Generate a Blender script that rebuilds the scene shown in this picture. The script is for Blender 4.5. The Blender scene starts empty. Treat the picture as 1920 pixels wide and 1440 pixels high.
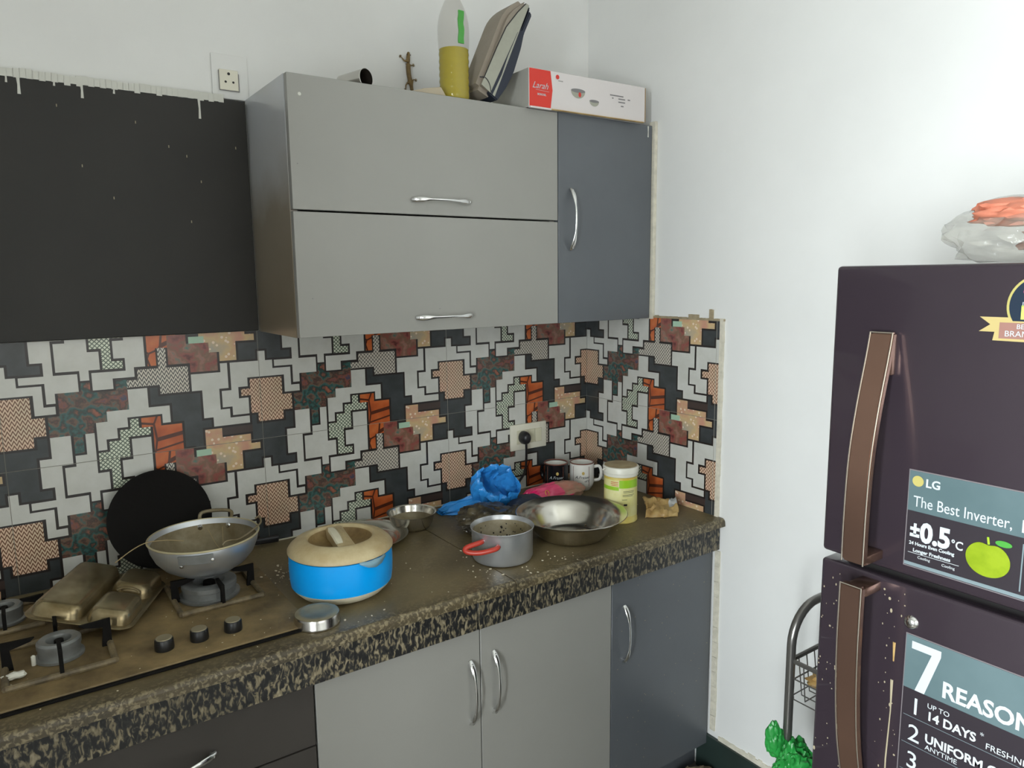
import bpy, bmesh, math, random
from math import sin, cos, pi, radians
from mathutils import Vector, Matrix, noise

scene = bpy.context.scene
COL = scene.collection
random.seed(7)

# ------------------------------------------------------------------ camera
def make_camera():
    yaw, pitch, roll = 0.6095, -0.1457, -0.0113
    f = Vector((sin(yaw) * cos(pitch), cos(yaw) * cos(pitch), sin(pitch)))
    r = Vector((cos(yaw), -sin(yaw), 0.0))
    u = r.cross(f)
    r2 = r * cos(roll) + u * sin(roll)
    u2 = -r * sin(roll) + u * cos(roll)
    cam = bpy.data.cameras.new('camera')
    cam.sensor_width = 36.0
    cam.lens = 1372.73 / 1920 * 36.0
    cam.clip_start = 0.02
    o = bpy.data.objects.new('camera', cam)
    m = Matrix((r2, u2, -f)).transposed().to_4x4()
    m.translation = Vector((-1.7518, -2.0281, 1.5969))
    o.matrix_world = m
    COL.objects.link(o)
    scene.camera = o
make_camera()

# ------------------------------------------------------------------ light
scene.view_settings.view_transform = 'Standard'
scene.view_settings.look = 'None'
scene.view_settings.gamma = 1.0
scene.view_settings.use_curve_mapping = False
scene.view_settings.exposure = 0.12

world = bpy.data.worlds.new('world')
scene.world = world
world.use_nodes = True
wb = world.node_tree.nodes['Background']
wb.inputs['Color'].default_value = (0.80, 0.90, 1.0, 1)
wb.inputs['Strength'].default_value = 1.0

def area_light(name, loc, direction, sx, sy, power, color):
    l = bpy.data.lights.new(name, 'AREA')
    l.shape = 'RECTANGLE'
    l.size = sx; l.size_y = sy
    l.energy = power
    l.color = color
    o = bpy.data.objects.new(name, l)
    o.location = loc
    o.rotation_euler = Vector(direction).to_track_quat('-Z', 'Z').to_euler()
    COL.objects.link(o)
    return o
# daylight entering by the open balcony door in the left wall (a wide and a narrow leaf)
area_light('door_daylight', (-2.74, -2.66, 1.18), (1, 0, 0), 0.60, 1.85, 25, (0.90, 0.97, 1.0))
area_light('door_daylight_narrow', (-2.74, -2.02, 1.18), (1, 0, 0), 0.24, 1.85, 10, (0.90, 0.97, 1.0))
# bright sky outside, over the balcony
area_light('balcony_daylight', (-4.2, -2.35, 1.75), (1, 0, 0), 2.0, 2.3, 640, (0.90, 0.97, 1.0))
# warm fill lamp added in an unseen opening behind the camera
area_light('added_fill_light', (-1.2, -3.64, 1.75), (0, 1, 0), 1.5, 1.1, 9, (1.0, 0.93, 0.78))

# ------------------------------------------------------------------ helpers
MATS = {}
def new_mat(name):
    m = bpy.data.materials.new(name)
    m.use_nodes = True
    MATS[name] = m
    return m, m.node_tree.nodes, m.node_tree.links, m.node_tree.nodes['Principled BSDF']

def srgb(r, g, b):
    def c(v):
        v /= 255.0
        return v / 12.92 if v <= 0.04045 else ((v + 0.055) / 1.055) ** 2.4
    return (c(r), c(g), c(b), 1.0)

def plain(name, col, rough=0.5, metal=0.0, var=0.0, vscale=8.0, bump=0.0, bscale=60.0, col2=None, spec=None, coat=0.0):
    m, n, l, b = new_mat(name)
    b.inputs['Base Color'].default_value = col
    b.inputs['Roughness'].default_value = rough
    b.inputs['Metallic'].default_value = metal
    if spec is not None: b.inputs['Specular IOR Level'].default_value = spec
    if coat: b.inputs['Coat Weight'].default_value = coat
    tc = n.new('ShaderNodeTexCoord')
    if var > 0 or col2 is not None:
        t = n.new('ShaderNodeTexNoise'); t.inputs['Scale'].default_value = vscale
        t.inputs['Detail'].default_value = 5.0; t.inputs['Roughness'].default_value = 0.62
        l.new(tc.outputs['Object'], t.inputs['Vector'])
        r = n.new('ShaderNodeValToRGB')
        c2 = col2 if col2 is not None else tuple(v * (1 - var) for v in col[:3]) + (1,)
        r.color_ramp.elements[0].position = 0.35; r.color_ramp.elements[1].position = 0.68
        r.color_ramp.elements[0].color = c2; r.color_ramp.elements[1].color = col
        l.new(t.outputs['Fac'], r.inputs['Fac']); l.new(r.outputs['Color'], b.inputs['Base Color'])
    if bump > 0:
        t2 = n.new('ShaderNodeTexNoise'); t2.inputs['Scale'].default_value = bscale
        t2.inputs['Detail'].default_value = 4.0
        l.new(tc.outputs['Object'], t2.inputs['Vector'])
        bp = n.new('ShaderNodeBump'); bp.inputs['Strength'].default_value = bump
        bp.inputs['Distance'].default_value = 0.004
        l.new(t2.outputs['Fac'], bp.inputs['Height']); l.new(bp.outputs['Normal'], b.inputs['Normal'])
    return m

MW = {}          # world matrices of the empties and parts
def mw(p): return MW.get(p, Matrix.Identity(4))

def set_props(o, label=None, cat=None, group=None, kind=None):
    if label: o['label'] = label
    if cat: o['category'] = cat
    if group: o['group'] = group
    if kind: o['kind'] = kind
    return o

def thing(name, label, cat, loc=(0, 0, 0), rot=(0, 0, 0), group=None, kind=None, mat=None):
    o = bpy.data.objects.new(name, None)
    o.empty_display_size = 0.05
    if mat is None:
        o.location = loc; o.rotation_euler = rot
        from mathutils import Euler
        m = Matrix.Translation(Vector(loc)) @ Euler(rot).to_matrix().to_4x4()
    else:
        m = mat; o.matrix_world = mat
    MW[o] = m
    COL.objects.link(o)
    return set_props(o, label, cat, group, kind)

def finish(name, me, mats, parent, smooth):
    o = bpy.data.objects.new(name, me)
    for m in (mats if isinstance(mats, (list, tuple)) else [mats]): me.materials.append(MATS[m] if isinstance(m, str) else m)
    if smooth:
        for p in me.polygons: p.use_smooth = True
        try: me.set_sharp_from_angle(angle=radians(40))
        except Exception: pass
    COL.objects.link(o)
    if parent is not None:
        o.parent = parent
        MW[o] = mw(parent)
    return o

def from_bm(name, bm, mats, parent=None, smooth=False, world=False):
    if world and parent is not None: bmesh.ops.transform(bm, matrix=mw(parent).inverted(), verts=bm.verts)
    bmesh.ops.recalc_face_normals(bm, faces=bm.faces)
    me = bpy.data.meshes.new(name); bm.to_mesh(me); bm.free()
    return finish(name, me, mats, parent, smooth)

def bm_box(bm, lo, hi, bevel=0.0, seg=2, mi=0):
    r = bmesh.ops.create_cube(bm, size=1.0)
    vs = r['verts']
    for v in vs:
        v.co = Vector(((lo[i] + hi[i]) / 2 + v.co[i] * (hi[i] - lo[i]) for i in range(3)))
    es = {e for v in vs for e in v.link_edges}
    for f in {f for v in vs for f in v.link_faces}: f.material_index = mi
    if bevel > 0:
        bmesh.ops.bevel(bm, geom=list(es), offset=bevel, segments=seg, affect='EDGES', profile=0.5)

def box(name, lo, hi, mat, parent=None, bevel=0.0, seg=2, world=False, smooth=None):
    bm = bmesh.new(); bm_box(bm, lo, hi, bevel, seg)
    return from_bm(name, bm, mat, parent, smooth if smooth is not None else bevel > 0, world)

def bm_lathe(bm, prof, seg=48, close=False, M=None, mi=0):
    rings = []
    for r, z in prof:
        if r < 1e-6:
            rings.append([bm.verts.new((0, 0, z))])
        else:
            rings.append([bm.verts.new((r * cos(2 * pi * i / seg), r * sin(2 * pi * i / seg), z)) for i in range(seg)])
    fs = []
    prs = list(zip(rings[:-1], rings[1:]))
    if close: prs.append((rings[-1], rings[0]))
    for a, b in prs:
        for i in range(seg):
            j = (i + 1) % seg
            if len(a) == 1 and len(b) == 1: continue
            if len(a) == 1: fs.append(bm.faces.new((a[0], b[j], b[i])))
            elif len(b) == 1: fs.append(bm.faces.new((a[i], a[j], b[0])))
            else: fs.append(bm.faces.new((a[i], a[j], b[j], b[i])))
    for f in fs: f.material_index = mi
    if M is not None:
        bmesh.ops.transform(bm, matrix=M, verts=[v for r in rings for v in r])

def lathe(name, prof, mat, parent=None, seg=48, close=False, M=None, smooth=True, world=False):
    bm = bmesh.new(); bm_lathe(bm, prof, seg, close, M)
    return from_bm(name, bm, mat, parent, smooth, world)

def smooth_pts(pts, n=6):
    pts = [Vector(p) for p in pts]
    if len(pts) < 3: return pts
    out = []
    P = [pts[0] * 2 - pts[1]] + pts + [pts[-1] * 2 - pts[-2]]
    for i in range(1, len(P) - 2):
        for k in range(n):
            t = k / n
            a, b, c, d = P[i - 1], P[i], P[i + 1], P[i + 2]
            out.append(0.5 * ((2 * b) + (-a + c) * t + (2 * a - 5 * b + 4 * c - d) * t * t + (-a + 3 * b - 3 * c + d) * t ** 3))
    out.append(pts[-1])
    return out

def bm_tube(bm, pts, r, seg=8, flat=1.0, up=None, closed=False, cap=True, mi=0):
    pts = [Vector(p) for p in pts]
    n = len(pts)
    rr = r if isinstance(r, (list, tuple)) else [r] * n
    T = []
    for i in range(n):
        a = pts[(i - 1) % n] if (i > 0 or closed) else pts[i]
        b = pts[(i + 1) % n] if (i < n - 1 or closed) else pts[i]
        T.append((b - a).normalized())
    N = Vector(up) if up is not None else (Vector((0, 0, 1)) if abs(T[0].z) < 0.9 else Vector((1, 0, 0)))
    rings = []
    for i in range(n):
        N = (Vector(up) if up is not None else N)
        N = (N - T[i] * N.dot(T[i]))
        if N.length < 1e-6: N = T[i].orthogonal()
        N.normalize()
        B = T[i].cross(N)
        ri = rr[i]
        rings.append([bm.verts.new(pts[i] + B * (cos(2 * pi * k / seg) * ri) + N * (sin(2 * pi * k / seg) * ri * flat)) for k in range(seg)])
    m = n if closed else n - 1
    for i in range(m):
        a, b = rings[i], rings[(i + 1) % n]
        for k in range(seg):
            f = bm.faces.new((a[k], a[(k + 1) % seg], b[(k + 1) % seg], b[k])); f.material_index = mi
    if cap and not closed:
        bm.faces.new(rings[0][::-1]).material_index = mi; bm.faces.new(rings[-1]).material_index = mi

def tube(name, pts, r, mat, parent=None, seg=8, flat=1.0, up=None, closed=False, world=False):
    bm = bmesh.new(); bm_tube(bm, pts, r, seg, flat, up, closed)
    return from_bm(name, bm, mat, parent, True, world)

def poly_prism(name, pts, nrm, th, mat, parent=None, world=False, bevel=0.0, smooth=False):
    """flat outline (3D points) given a thickness th along nrm"""
    bm = bmesh.new()
    vs = [bm.verts.new(p) for p in pts]
    f = bm.faces.new(vs)
    r = bmesh.ops.extrude_face_region(bm, geom=[f])
    for v in [g for g in r['geom'] if isinstance(g, bmesh.types.BMVert)]: v.co += Vector(nrm) * th
    if bevel: bmesh.ops.bevel(bm, geom=bm.edges[:], offset=bevel, segments=2, affect='EDGES')
    return from_bm(name, bm, mat, parent, smooth, world)

def text(name, s, size, origin, right, up, mat, parent=None, shear=0.0, th=0.0004, bold=0.0, align='LEFT', world=True, sx=1.0):
    cu = bpy.data.curves.new(name, 'FONT')
    cu.body = s; cu.size = size; cu.shear = shear; cu.extrude = th; cu.offset = bold; cu.align_x = align
    cu.resolution_u = 3
    tmp = bpy.data.objects.new('tmp_text', cu); COL.objects.link(tmp)
    dg = bpy.context.evaluated_depsgraph_get()
    me = bpy.data.meshes.new_from_object(tmp.evaluated_get(dg))
    bpy.data.objects.remove(tmp); bpy.data.curves.remove(cu)
    R, U = Vector(right).normalized(), Vector(up).normalized()
    M = Matrix((R * sx, U, R.cross(U))).transposed().to_4x4(); M.translation = Vector(origin)
    if world and parent is not None: M = mw(parent).inverted() @ M
    me.transform(M)
    me.materials.clear()
    me.name = name
    return finish(name, me, mat, parent, False)

def blob(name, center, scale, mat, parent=None, seed=0, amp=0.25, freq=1.6, sub=4, floor=None, crease=0.0, world=True, mats_fn=None):
    bm = bmesh.new()
    bmesh.ops.create_icosphere(bm, subdivisions=sub, radius=1.0)
    off = Vector((seed * 3.17, seed * 1.31, seed * 7.7))
    for v in bm.verts:
        d = v.co.normalized()
        t = noise.noise(d * freq + off) + 0.5 * noise.noise(d * freq * 2.3 + off) + 0.28 * noise.noise(d * freq * 5 + off)
        cr = crease * (abs(noise.noise(d * freq * 2.0 + off * 2)) + 0.6 * abs(noise.noise(d * freq * 4.5 + off * 3)))
        v.co = d * (1 + amp * t - cr)
        v.co = Vector((v.co[i] * scale[i] + center[i] for i in range(3)))
        if floor is not None and v.co.z < floor: v.co.z = floor + 0.0003 * random.random()
    if mats_fn:
        for f in bm.faces: f.material_index = mats_fn(f.calc_center_median())
    return from_bm(name, bm, mat, parent, True, world)

def struct(name, lo, hi, mat, parent=None, bevel=0.0):
    o = box(name, lo, hi, mat, parent, bevel)
    if parent is None: o['kind'] = 'structure'
    return o

# ------------------------------------------------------------------ materials
plain('wall_paint', srgb(228, 228, 225), 0.62, var=0.05, vscale=2.5, bump=0.05, bscale=30)
plain('ceiling_paint', srgb(235, 235, 230), 0.7)
plain('floor_tile', srgb(120, 115, 105), 0.35, var=0.2, vscale=4)
plain('grout', srgb(125, 122, 112), 0.8)
plain('plaster', srgb(222, 216, 198), 0.75, var=0.2, vscale=40, bump=0.3, bscale=120)
plain('old_plaster', srgb(170, 155, 125), 0.8, var=0.3, vscale=60, bump=0.4)
plain('skirting_green', srgb(42, 56, 52), 0.4, var=0.2, vscale=12)
plain('white_drip', srgb(205, 205, 196), 0.5)
plain('grey_laminate', srgb(147, 146, 140), 0.38, var=0.05, vscale=3)
plain('dark_laminate', srgb(94, 98, 102), 0.34, var=0.10, vscale=4)
plain('black_laminate', srgb(62, 58, 54), 0.40, var=0.16, vscale=5)
plain('black_board', srgb(35, 33, 29), 0.6, var=0.25, vscale=6)
plain('shadow_gap', srgb(25, 24, 22), 0.8)
plain('chrome', (0.75, 0.75, 0.74, 1), 0.18, 1.0)
plain('steel', (0.60, 0.585, 0.55, 1), 0.20, 1.0, var=0.10, vscale=9)
plain('steel_dusty', srgb(176, 162, 130), 0.27, 0.75, col2=srgb(128, 112, 78), vscale=14)
plain('tin_dusty', srgb(158, 148, 120), 0.5, 0.35, col2=srgb(136, 126, 98), vscale=22)
plain('steel_warm', (0.70, 0.675, 0.61, 1), 0.19, 1.0, var=0.10, vscale=9)
plain('alu', (0.62, 0.645, 0.67, 1), 0.34, 0.80, var=0.15, vscale=10)
plain('alu_dusty', srgb(150, 140, 115), 0.6, 0.4, col2=srgb(118, 104, 74), vscale=18, bump=0.2)
plain('black_iron', srgb(17, 15, 13), 0.8, 0.0, var=0.3, vscale=9, bump=0.2, bscale=90, spec=0.2)
plain('burner_metal', srgb(148, 150, 148), 0.42, 0.5, var=0.25, vscale=30)
plain('hob_dusty', srgb(142, 121, 82), 0.6, col2=srgb(94, 78, 50), vscale=11, bump=0.25, bscale=90)
plain('hob_rail', srgb(140, 124, 92), 0.6, col2=srgb(80, 70, 52), vscale=25)
plain('knob_black', srgb(24, 24, 24), 0.35)
plain('knob_top', srgb(150, 140, 114), 0.5, 0.3)
plain('cream_plastic', srgb(205, 190, 150), 0.42, col2=srgb(176, 154, 112), vscale=14)
plain('lid_grime', srgb(158, 134, 88), 0.5, col2=srgb(116, 92, 56), vscale=18)
plain('pot_lining', srgb(186, 176, 152), 0.5, 0.3, col2=srgb(140, 128, 98), vscale=16)
plain('cream_clean', srgb(232, 226, 200), 0.4)
plain('blue_plastic', srgb(0, 162, 246), 0.28)
plain('white_plastic', srgb(228, 226, 212), 0.35, var=0.06)
plain('dusty_lid', srgb(170, 155, 120), 0.55, col2=srgb(148, 130, 96), vscale=30)
plain('red_handle', srgb(178, 58, 44), 0.35)
plain('food_dark', srgb(40, 32, 24), 0.6, var=0.4, vscale=60, bump=0.5)
plain('food_brown', srgb(196, 160, 100), 0.7, col2=srgb(150, 96, 58), vscale=60, bump=0.5)
plain('rim_dust', srgb(190, 180, 144), 0.4, 0.3)
plain('rice', srgb(196, 176, 132), 0.6)
plain('twig', srgb(160, 140, 100), 0.6)
plain('black_plastic', srgb(30, 30, 32), 0.35)
plain('mug_black', srgb(22, 23, 26), 0.15)
plain('mug_white', srgb(232, 230, 222), 0.15)
plain('mug_rim', srgb(120, 72, 58), 0.3)
plain('white_print', srgb(180, 186, 188), 0.5)
plain('gold_print', srgb(196, 170, 96), 0.4)
plain('grey_print', srgb(120, 118, 118), 0.6)
plain('dark_print', srgb(60, 62, 66), 0.6)
plain('red_print', srgb(200, 48, 38), 0.5)
plain('label_green', srgb(150, 196, 40), 0.4)
plain('label_cream', srgb(226, 222, 168), 0.4, col2=srgb(214, 206, 130), vscale=18)
plain('jar_yellow', srgb(222, 208, 130), 0.35, col2=srgb(204, 178, 74), vscale=10)
plain('pink_film', srgb(232, 84, 124), 0.3, var=0.1, vscale=14, bump=0.4, bscale=60)
plain('film_beige', srgb(170, 150, 124), 0.45, col2=srgb(190, 110, 100), vscale=12, bump=0.3)
plain('hot_pink', srgb(236, 30, 110), 0.35)
plain('yellow_print', srgb(230, 180, 70), 0.4)
plain('paper_brown', srgb(186, 160, 106), 0.5, col2=srgb(150, 116, 62), vscale=20, bump=0.4)
plain('foil', srgb(210, 212, 210), 0.3, 0.4)
plain('dark_bag', srgb(98, 88, 64), 0.36, col2=srgb(34, 32, 28), vscale=16, bump=0.5, bscale=40)
plain('navy_cloth', srgb(52, 60, 76), 0.6, var=0.3, vscale=12)
plain('case_taupe', srgb(146, 136, 122), 0.7, var=0.08, vscale=20, bump=0.15, bscale=160)
plain('case_light', srgb(160, 160, 146), 0.7, var=0.1, vscale=30)
plain('case_navy', srgb(34, 40, 54), 0.6, var=0.1)
plain('carton_white', srgb(208, 202, 200), 0.55)
plain('carton_side', srgb(184, 182, 172), 0.6, var=0.1, vscale=14)
plain('carton_red', srgb(206, 50, 36), 0.5)
plain('carton_edge', srgb(150, 128, 96), 0.7)
plain('carton_brown', srgb(172, 160, 138), 0.7, var=0.1)
plain('gecko_skin', srgb(132, 108, 62), 0.6, col2=srgb(98, 78, 44), vscale=90)
plain('socket_white', srgb(226, 222, 204), 0.4, var=0.05)
plain('socket_hole', srgb(30, 28, 26), 0.6)
plain('switch_cream', srgb(210, 206, 180), 0.4)
plain('fridge_skin', srgb(60, 51, 58), 0.26, 0.35, var=0.12, vscale=2.5, coat=0.5)
plain('fridge_side', srgb(60, 54, 58), 0.4)
plain('fridge_gasket', srgb(70, 70, 66), 0.6)
plain('bronze', srgb(150, 118, 102), 0.22, 0.85, var=0.12, vscale=6)
plain('bronze_edge', srgb(206, 196, 182), 0.2, 0.9)
plain('sticker_dark', srgb(44, 39, 44), 0.3)
plain('sticker_teal', srgb(92, 110, 113), 0.4, col2=srgb(74, 93, 96), vscale=3)
plain('sticker_silver', srgb(112, 126, 130), 0.35)
plain('sticker_edge', srgb(112, 106, 108), 0.4)
plain('sticker_navy', srgb(24, 38, 54), 0.3)
plain('sticker_ribbon', srgb(176, 158, 104), 0.35)
plain('sticker_rust', srgb(142, 104, 94), 0.35)
plain('sticker_lime', srgb(190, 222, 96), 0.35)
plain('apple_green', srgb(132, 152, 30), 0.3, col2=srgb(112, 134, 16), vscale=30)
plain('leaf_green', srgb(64, 140, 52), 0.4)
plain('badge_gold', srgb(168, 158, 92), 0.35)
plain('spatter', srgb(150, 140, 116), 0.6)
plain('tube_steel', srgb(128, 126, 122), 0.28, 0.8)
plain('green_bag', srgb(44, 150, 66), 0.35, var=0.25, vscale=14, bump=0.5, bscale=40)
plain('orange_cloth', srgb(206, 126, 100), 0.6, var=0.1)
plain('rust_rag', srgb(150, 100, 84), 0.8, var=0.4, vscale=30)
plain('floor_rag', srgb(140, 124, 100), 0.85, var=0.3, vscale=24, bump=0.5)
plain('green_tag', srgb(30, 170, 40), 0.4)
plain('bottle_cap', srgb(150, 140, 110), 0.4)
plain('crumb', srgb(206, 196, 172), 0.7)
plain('door_frame', srgb(120, 96, 70), 0.5)
plain('wood_leaf', srgb(140, 110, 80), 0.5)

def film(name, col, alpha, rough=0.2, bump=0.5, bscale=40.0):
    m, n, l, b = new_mat(name)
    b.inputs['Base Color'].default_value = col
    b.inputs['Roughness'].default_value = rough
    b.inputs['Alpha'].default_value = alpha
    tc = n.new('ShaderNodeTexCoord')
    t = n.new('ShaderNodeTexNoise'); t.inputs['Scale'].default_value = bscale; t.inputs['Detail'].default_value = 4
    l.new(tc.outputs['Object'], t.inputs['Vector'])
    bp = n.new('ShaderNodeBump'); bp.inputs['Strength'].default_value = bump; bp.inputs['Distance'].default_value = 0.01
    l.new(t.outputs['Fac'], bp.inputs['Height']); l.new(bp.outputs['Normal'], b.inputs['Normal'])
    return m
film('blue_film', srgb(56, 156, 236), 0.80, 0.22, 0.9, 36)
film('clear_film', srgb(168, 166, 154), 0.30, 0.10, 0.8, 26)
film('clear_plastic', srgb(140, 132, 112), 0.20, 0.05, 0.1, 20)
film('peel_film', srgb(140, 176, 190), 0.8, 0.3)
m, n, l, b = new_mat('oil')
b.inputs['Base Color'].default_value = srgb(200, 182, 36)
b.inputs['Roughness'].default_value = 0.1
b.inputs['Transmission Weight'].default_value = 0.35
b.inputs['IOR'].default_value = 1.4

# --- printed tile materials: coordinates are each tile's own, so every tile carries the same print
def math_node(n, l, op, a, b=None, c=None):
    k = n.new('ShaderNodeMath'); k.operation = op
    for i, v in enumerate((a, b, c)):
        if v is None: continue
        if isinstance(v, (int, float)): k.inputs[i].default_value = v
        else: l.new(v, k.inputs[i])
    return k.outputs[0]

def mix_col(n, l, fac, a, b):
    k = n.new('ShaderNodeMix'); k.data_type = 'RGBA'
    if isinstance(fac, (int, float)): k.inputs['Factor'].default_value = fac
    else: l.new(fac, k.inputs['Factor'])
    for s, v in (('A', a), ('B', b)):
        i = [q for q in k.inputs if q.name == s and q.type == 'RGBA'][0]
        if isinstance(v, tuple): i.default_value = v
        else: l.new(v, i)
    return [q for q in k.outputs if q.type == 'RGBA'][0]

def tile_base(name):
    m, n, l, b = new_mat(name)
    b.inputs['Roughness'].default_value = 0.22
    tc = n.new('ShaderNodeTexCoord'); sp = n.new('ShaderNodeSeparateXYZ')
    l.new(tc.outputs['Object'], sp.inputs[0])
    return m, n, l, b, tc, sp.outputs['X'], sp.outputs['Z']

def noise_tex(n, l, tc, scale, detail=4):
    t = n.new('ShaderNodeTexNoise'); t.inputs['Scale'].default_value = scale; t.inputs['Detail'].default_value = detail
    l.new(tc.outputs['Object'], t.inputs['Vector'])
    return t.outputs['Fac']

def ramp(n, l, fac, stops):
    r = n.new('ShaderNodeValToRGB')
    e = r.color_ramp.elements
    while len(e) < len(stops): e.new(0.5)
    for k, (p, c) in enumerate(stops): e[k].position = p; e[k].color = c
    l.new(fac, r.inputs['Fac'])
    return r.outputs['Color']

plain('tile_white', srgb(206, 206, 200), 0.22, col2=srgb(194, 194, 186), vscale=14)
plain('tile_slate', srgb(66, 70, 72), 0.28, col2=srgb(50, 54, 54), vscale=16)
plain('tile_line', srgb(38, 32, 30), 0.3)
plain('tile_brown', srgb(66, 54, 50), 0.3)
plain('tile_mint', srgb(166, 196, 172), 0.3)
plain('tile_body', srgb(190, 186, 175), 0.6)

def zigzag(name, light, dark, light2, px, pz, amp):
    m, n, l, b, tc, X, Z = tile_base(name)
    tri = math_node(n, l, 'PINGPONG', X, px / 2)
    tri = math_node(n, l, 'MULTIPLY', tri, amp / (px / 2))
    s = math_node(n, l, 'ADD', Z, tri)
    s = math_node(n, l, 'DIVIDE', s, pz)
    s = math_node(n, l, 'FRACT', s)
    s = math_node(n, l, 'LESS_THAN', s, 0.42)
    base = ramp(n, l, noise_tex(n, l, tc, 7, 2), [(0.38, light), (0.62, light2)])
    l.new(mix_col(n, l, s, base, dark), b.inputs['Base Color'])
zigzag('tile_peach', srgb(228, 190, 164), srgb(112, 76, 58), srgb(206, 188, 160), 0.0105, 0.0115, 0.011)
zigzag('tile_grey_zigzag', srgb(206, 198, 184), srgb(74, 72, 70), srgb(196, 196, 186), 0.0105, 0.0115, 0.011)

m, n, l, b, tc, X, Z = tile_base('tile_lattice')
a1 = math_node(n, l, 'ADD', X, Z); a2 = math_node(n, l, 'SUBTRACT', X, Z)
q = 0.0105
f1 = math_node(n, l, 'LESS_THAN', math_node(n, l, 'FRACT', math_node(n, l, 'DIVIDE', a1, q)), 0.3)
f2 = math_node(n, l, 'LESS_THAN', math_node(n, l, 'FRACT', math_node(n, l, 'DIVIDE', math_node(n, l, 'ADD', a2, 3.0), q)), 0.3)
l.new(mix_col(n, l, math_node(n, l, 'MAXIMUM', f1, f2), srgb(214, 220, 200), srgb(92, 104, 90)), b.inputs['Base Color'])

m, n, l, b, tc, X, Z = tile_base('tile_orange')
base = ramp(n, l, noise_tex(n, l, tc, 12, 3), [(0.3, srgb(140, 62, 34)), (0.5, srgb(186, 92, 46)), (0.72, srgb(206, 124, 70))])
v = n.new('ShaderNodeTexVoronoi'); v.feature = 'DISTANCE_TO_EDGE'; v.inputs['Scale'].default_value = 15
l.new(tc.outputs['Object'], v.inputs['Vector'])
l.new(mix_col(n, l, math_node(n, l, 'LESS_THAN', v.outputs['Distance'], 0.035), base, srgb(84, 44, 30)), b.inputs['Base Color'])

for nm, st in (('tile_red_rock', [(0.30, srgb(84, 46, 42)), (0.42, srgb(140, 78, 70)), (0.50, srgb(120, 92, 74)), (0.58, srgb(150, 104, 90)), (0.68, srgb(78, 112, 98))]),
               ('tile_teal_rock', [(0.28, srgb(50, 70, 92)), (0.37, srgb(128, 78, 66)), (0.44, srgb(70, 62, 56)), (0.49, srgb(112, 86, 72)), (0.54, srgb(56, 96, 92)), (0.60, srgb(52, 62, 58)), (0.68, srgb(150, 92, 72))])):
    m, n, l, b, tc, X, Z = tile_base(nm)
    l.new(ramp(n, l, noise_tex(n, l, tc, 30, 9), st), b.inputs['Base Color'])
m, n, l, b, tc, X, Z = tile_base('tile_pearl')
base = ramp(n, l, noise_tex(n, l, tc, 14, 3), [(0.35, srgb(196, 146, 122)), (0.5, srgb(200, 172, 128)), (0.66, srgb(168, 160, 142))])
v = n.new('ShaderNodeTexVoronoi'); v.inputs['Scale'].default_value = 75
l.new(tc.outputs['Object'], v.inputs['Vector'])
l.new(mix_col(n, l, math_node(n, l, 'LESS_THAN', v.outputs['Distance'], 0.27), base, srgb(226, 206, 180)), b.inputs['Base Color'])

# --- cabinet side: greasy brown film rising from the stove side, bluish reflected light painted into the paler top
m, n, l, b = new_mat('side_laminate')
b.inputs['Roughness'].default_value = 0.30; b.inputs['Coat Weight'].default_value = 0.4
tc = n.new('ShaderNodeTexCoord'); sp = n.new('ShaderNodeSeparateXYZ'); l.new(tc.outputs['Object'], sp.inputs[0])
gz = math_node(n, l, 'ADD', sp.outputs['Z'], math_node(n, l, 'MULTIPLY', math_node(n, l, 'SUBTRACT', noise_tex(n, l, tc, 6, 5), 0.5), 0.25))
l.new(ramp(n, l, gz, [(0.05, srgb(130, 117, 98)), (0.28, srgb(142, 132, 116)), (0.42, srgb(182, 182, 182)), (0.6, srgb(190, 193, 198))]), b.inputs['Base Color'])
# --- granite with a film of dust
def granite(name, dust_amt, streak):
    m, n, l, b = new_mat(name)
    b.inputs['Roughness'].default_value = 0.45
    tc = n.new('ShaderNodeTexCoord')
    mp = n.new('ShaderNodeMapping'); mp.inputs['Scale'].default_value = (64, 64, 64 * streak)
    mp.inputs['Rotation'].default_value = (0, 0.35, 0)
    l.new(tc.outputs['Object'], mp.inputs['Vector'])
    t = n.new('ShaderNodeTexNoise'); t.inputs['Scale'].default_value = 1.9; t.inputs['Detail'].default_value = 7
    t.inputs['Distortion'].default_value = 0.7
    l.new(mp.outputs['Vector'], t.inputs['Vector'])
    c = ramp(n, l, t.outputs['Fac'], [(0.42, srgb(18, 19, 20)), (0.50, srgb(52, 51, 48)), (0.56, srgb(136, 124, 96)), (0.70, srgb(184, 172, 142))])
    big = noise_tex(n, l, tc, 5, 3)
    c = mix_col(n, l, math_node(n, l, 'MULTIPLY', big, 0.55 if dust_amt else 0.85), c, srgb(30, 31, 31))
    if dust_amt:
        sp = n.new('ShaderNodeSeparateXYZ'); l.new(tc.outputs['Object'], sp.inputs[0])
        # wiped and worn towards the front edge
        e = n.new('ShaderNodeMapRange'); e.inputs['From Min'].default_value = -0.385; e.inputs['From Max'].default_value = -0.285
        l.new(sp.outputs['Y'], e.inputs['Value'])
        d = noise_tex(n, l, tc, 9, 6)
        f = math_node(n, l, 'ADD', e.outputs['Result'], math_node(n, l, 'MULTIPLY', math_node(n, l, 'SUBTRACT', d, 0.5), 0.9))
        f = math_node(n, l, 'MULTIPLY', math_node(n, l, 'MINIMUM', math_node(n, l, 'MAXIMUM', f, 0.0), 1.0), dust_amt)
        dc = ramp(n, l, noise_tex(n, l, tc, 4, 5), [(0.35, srgb(92, 80, 54)), (0.65, srgb(122, 108, 76))])
        c = mix_col(n, l, f, c, dc)
        b.inputs['Roughness'].default_value = 0.42
    l.new(c, b.inputs['Base Color'])
granite('granite_top', 0.93, 1.0)
granite('granite_edge', 0.0, 0.45)
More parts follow.
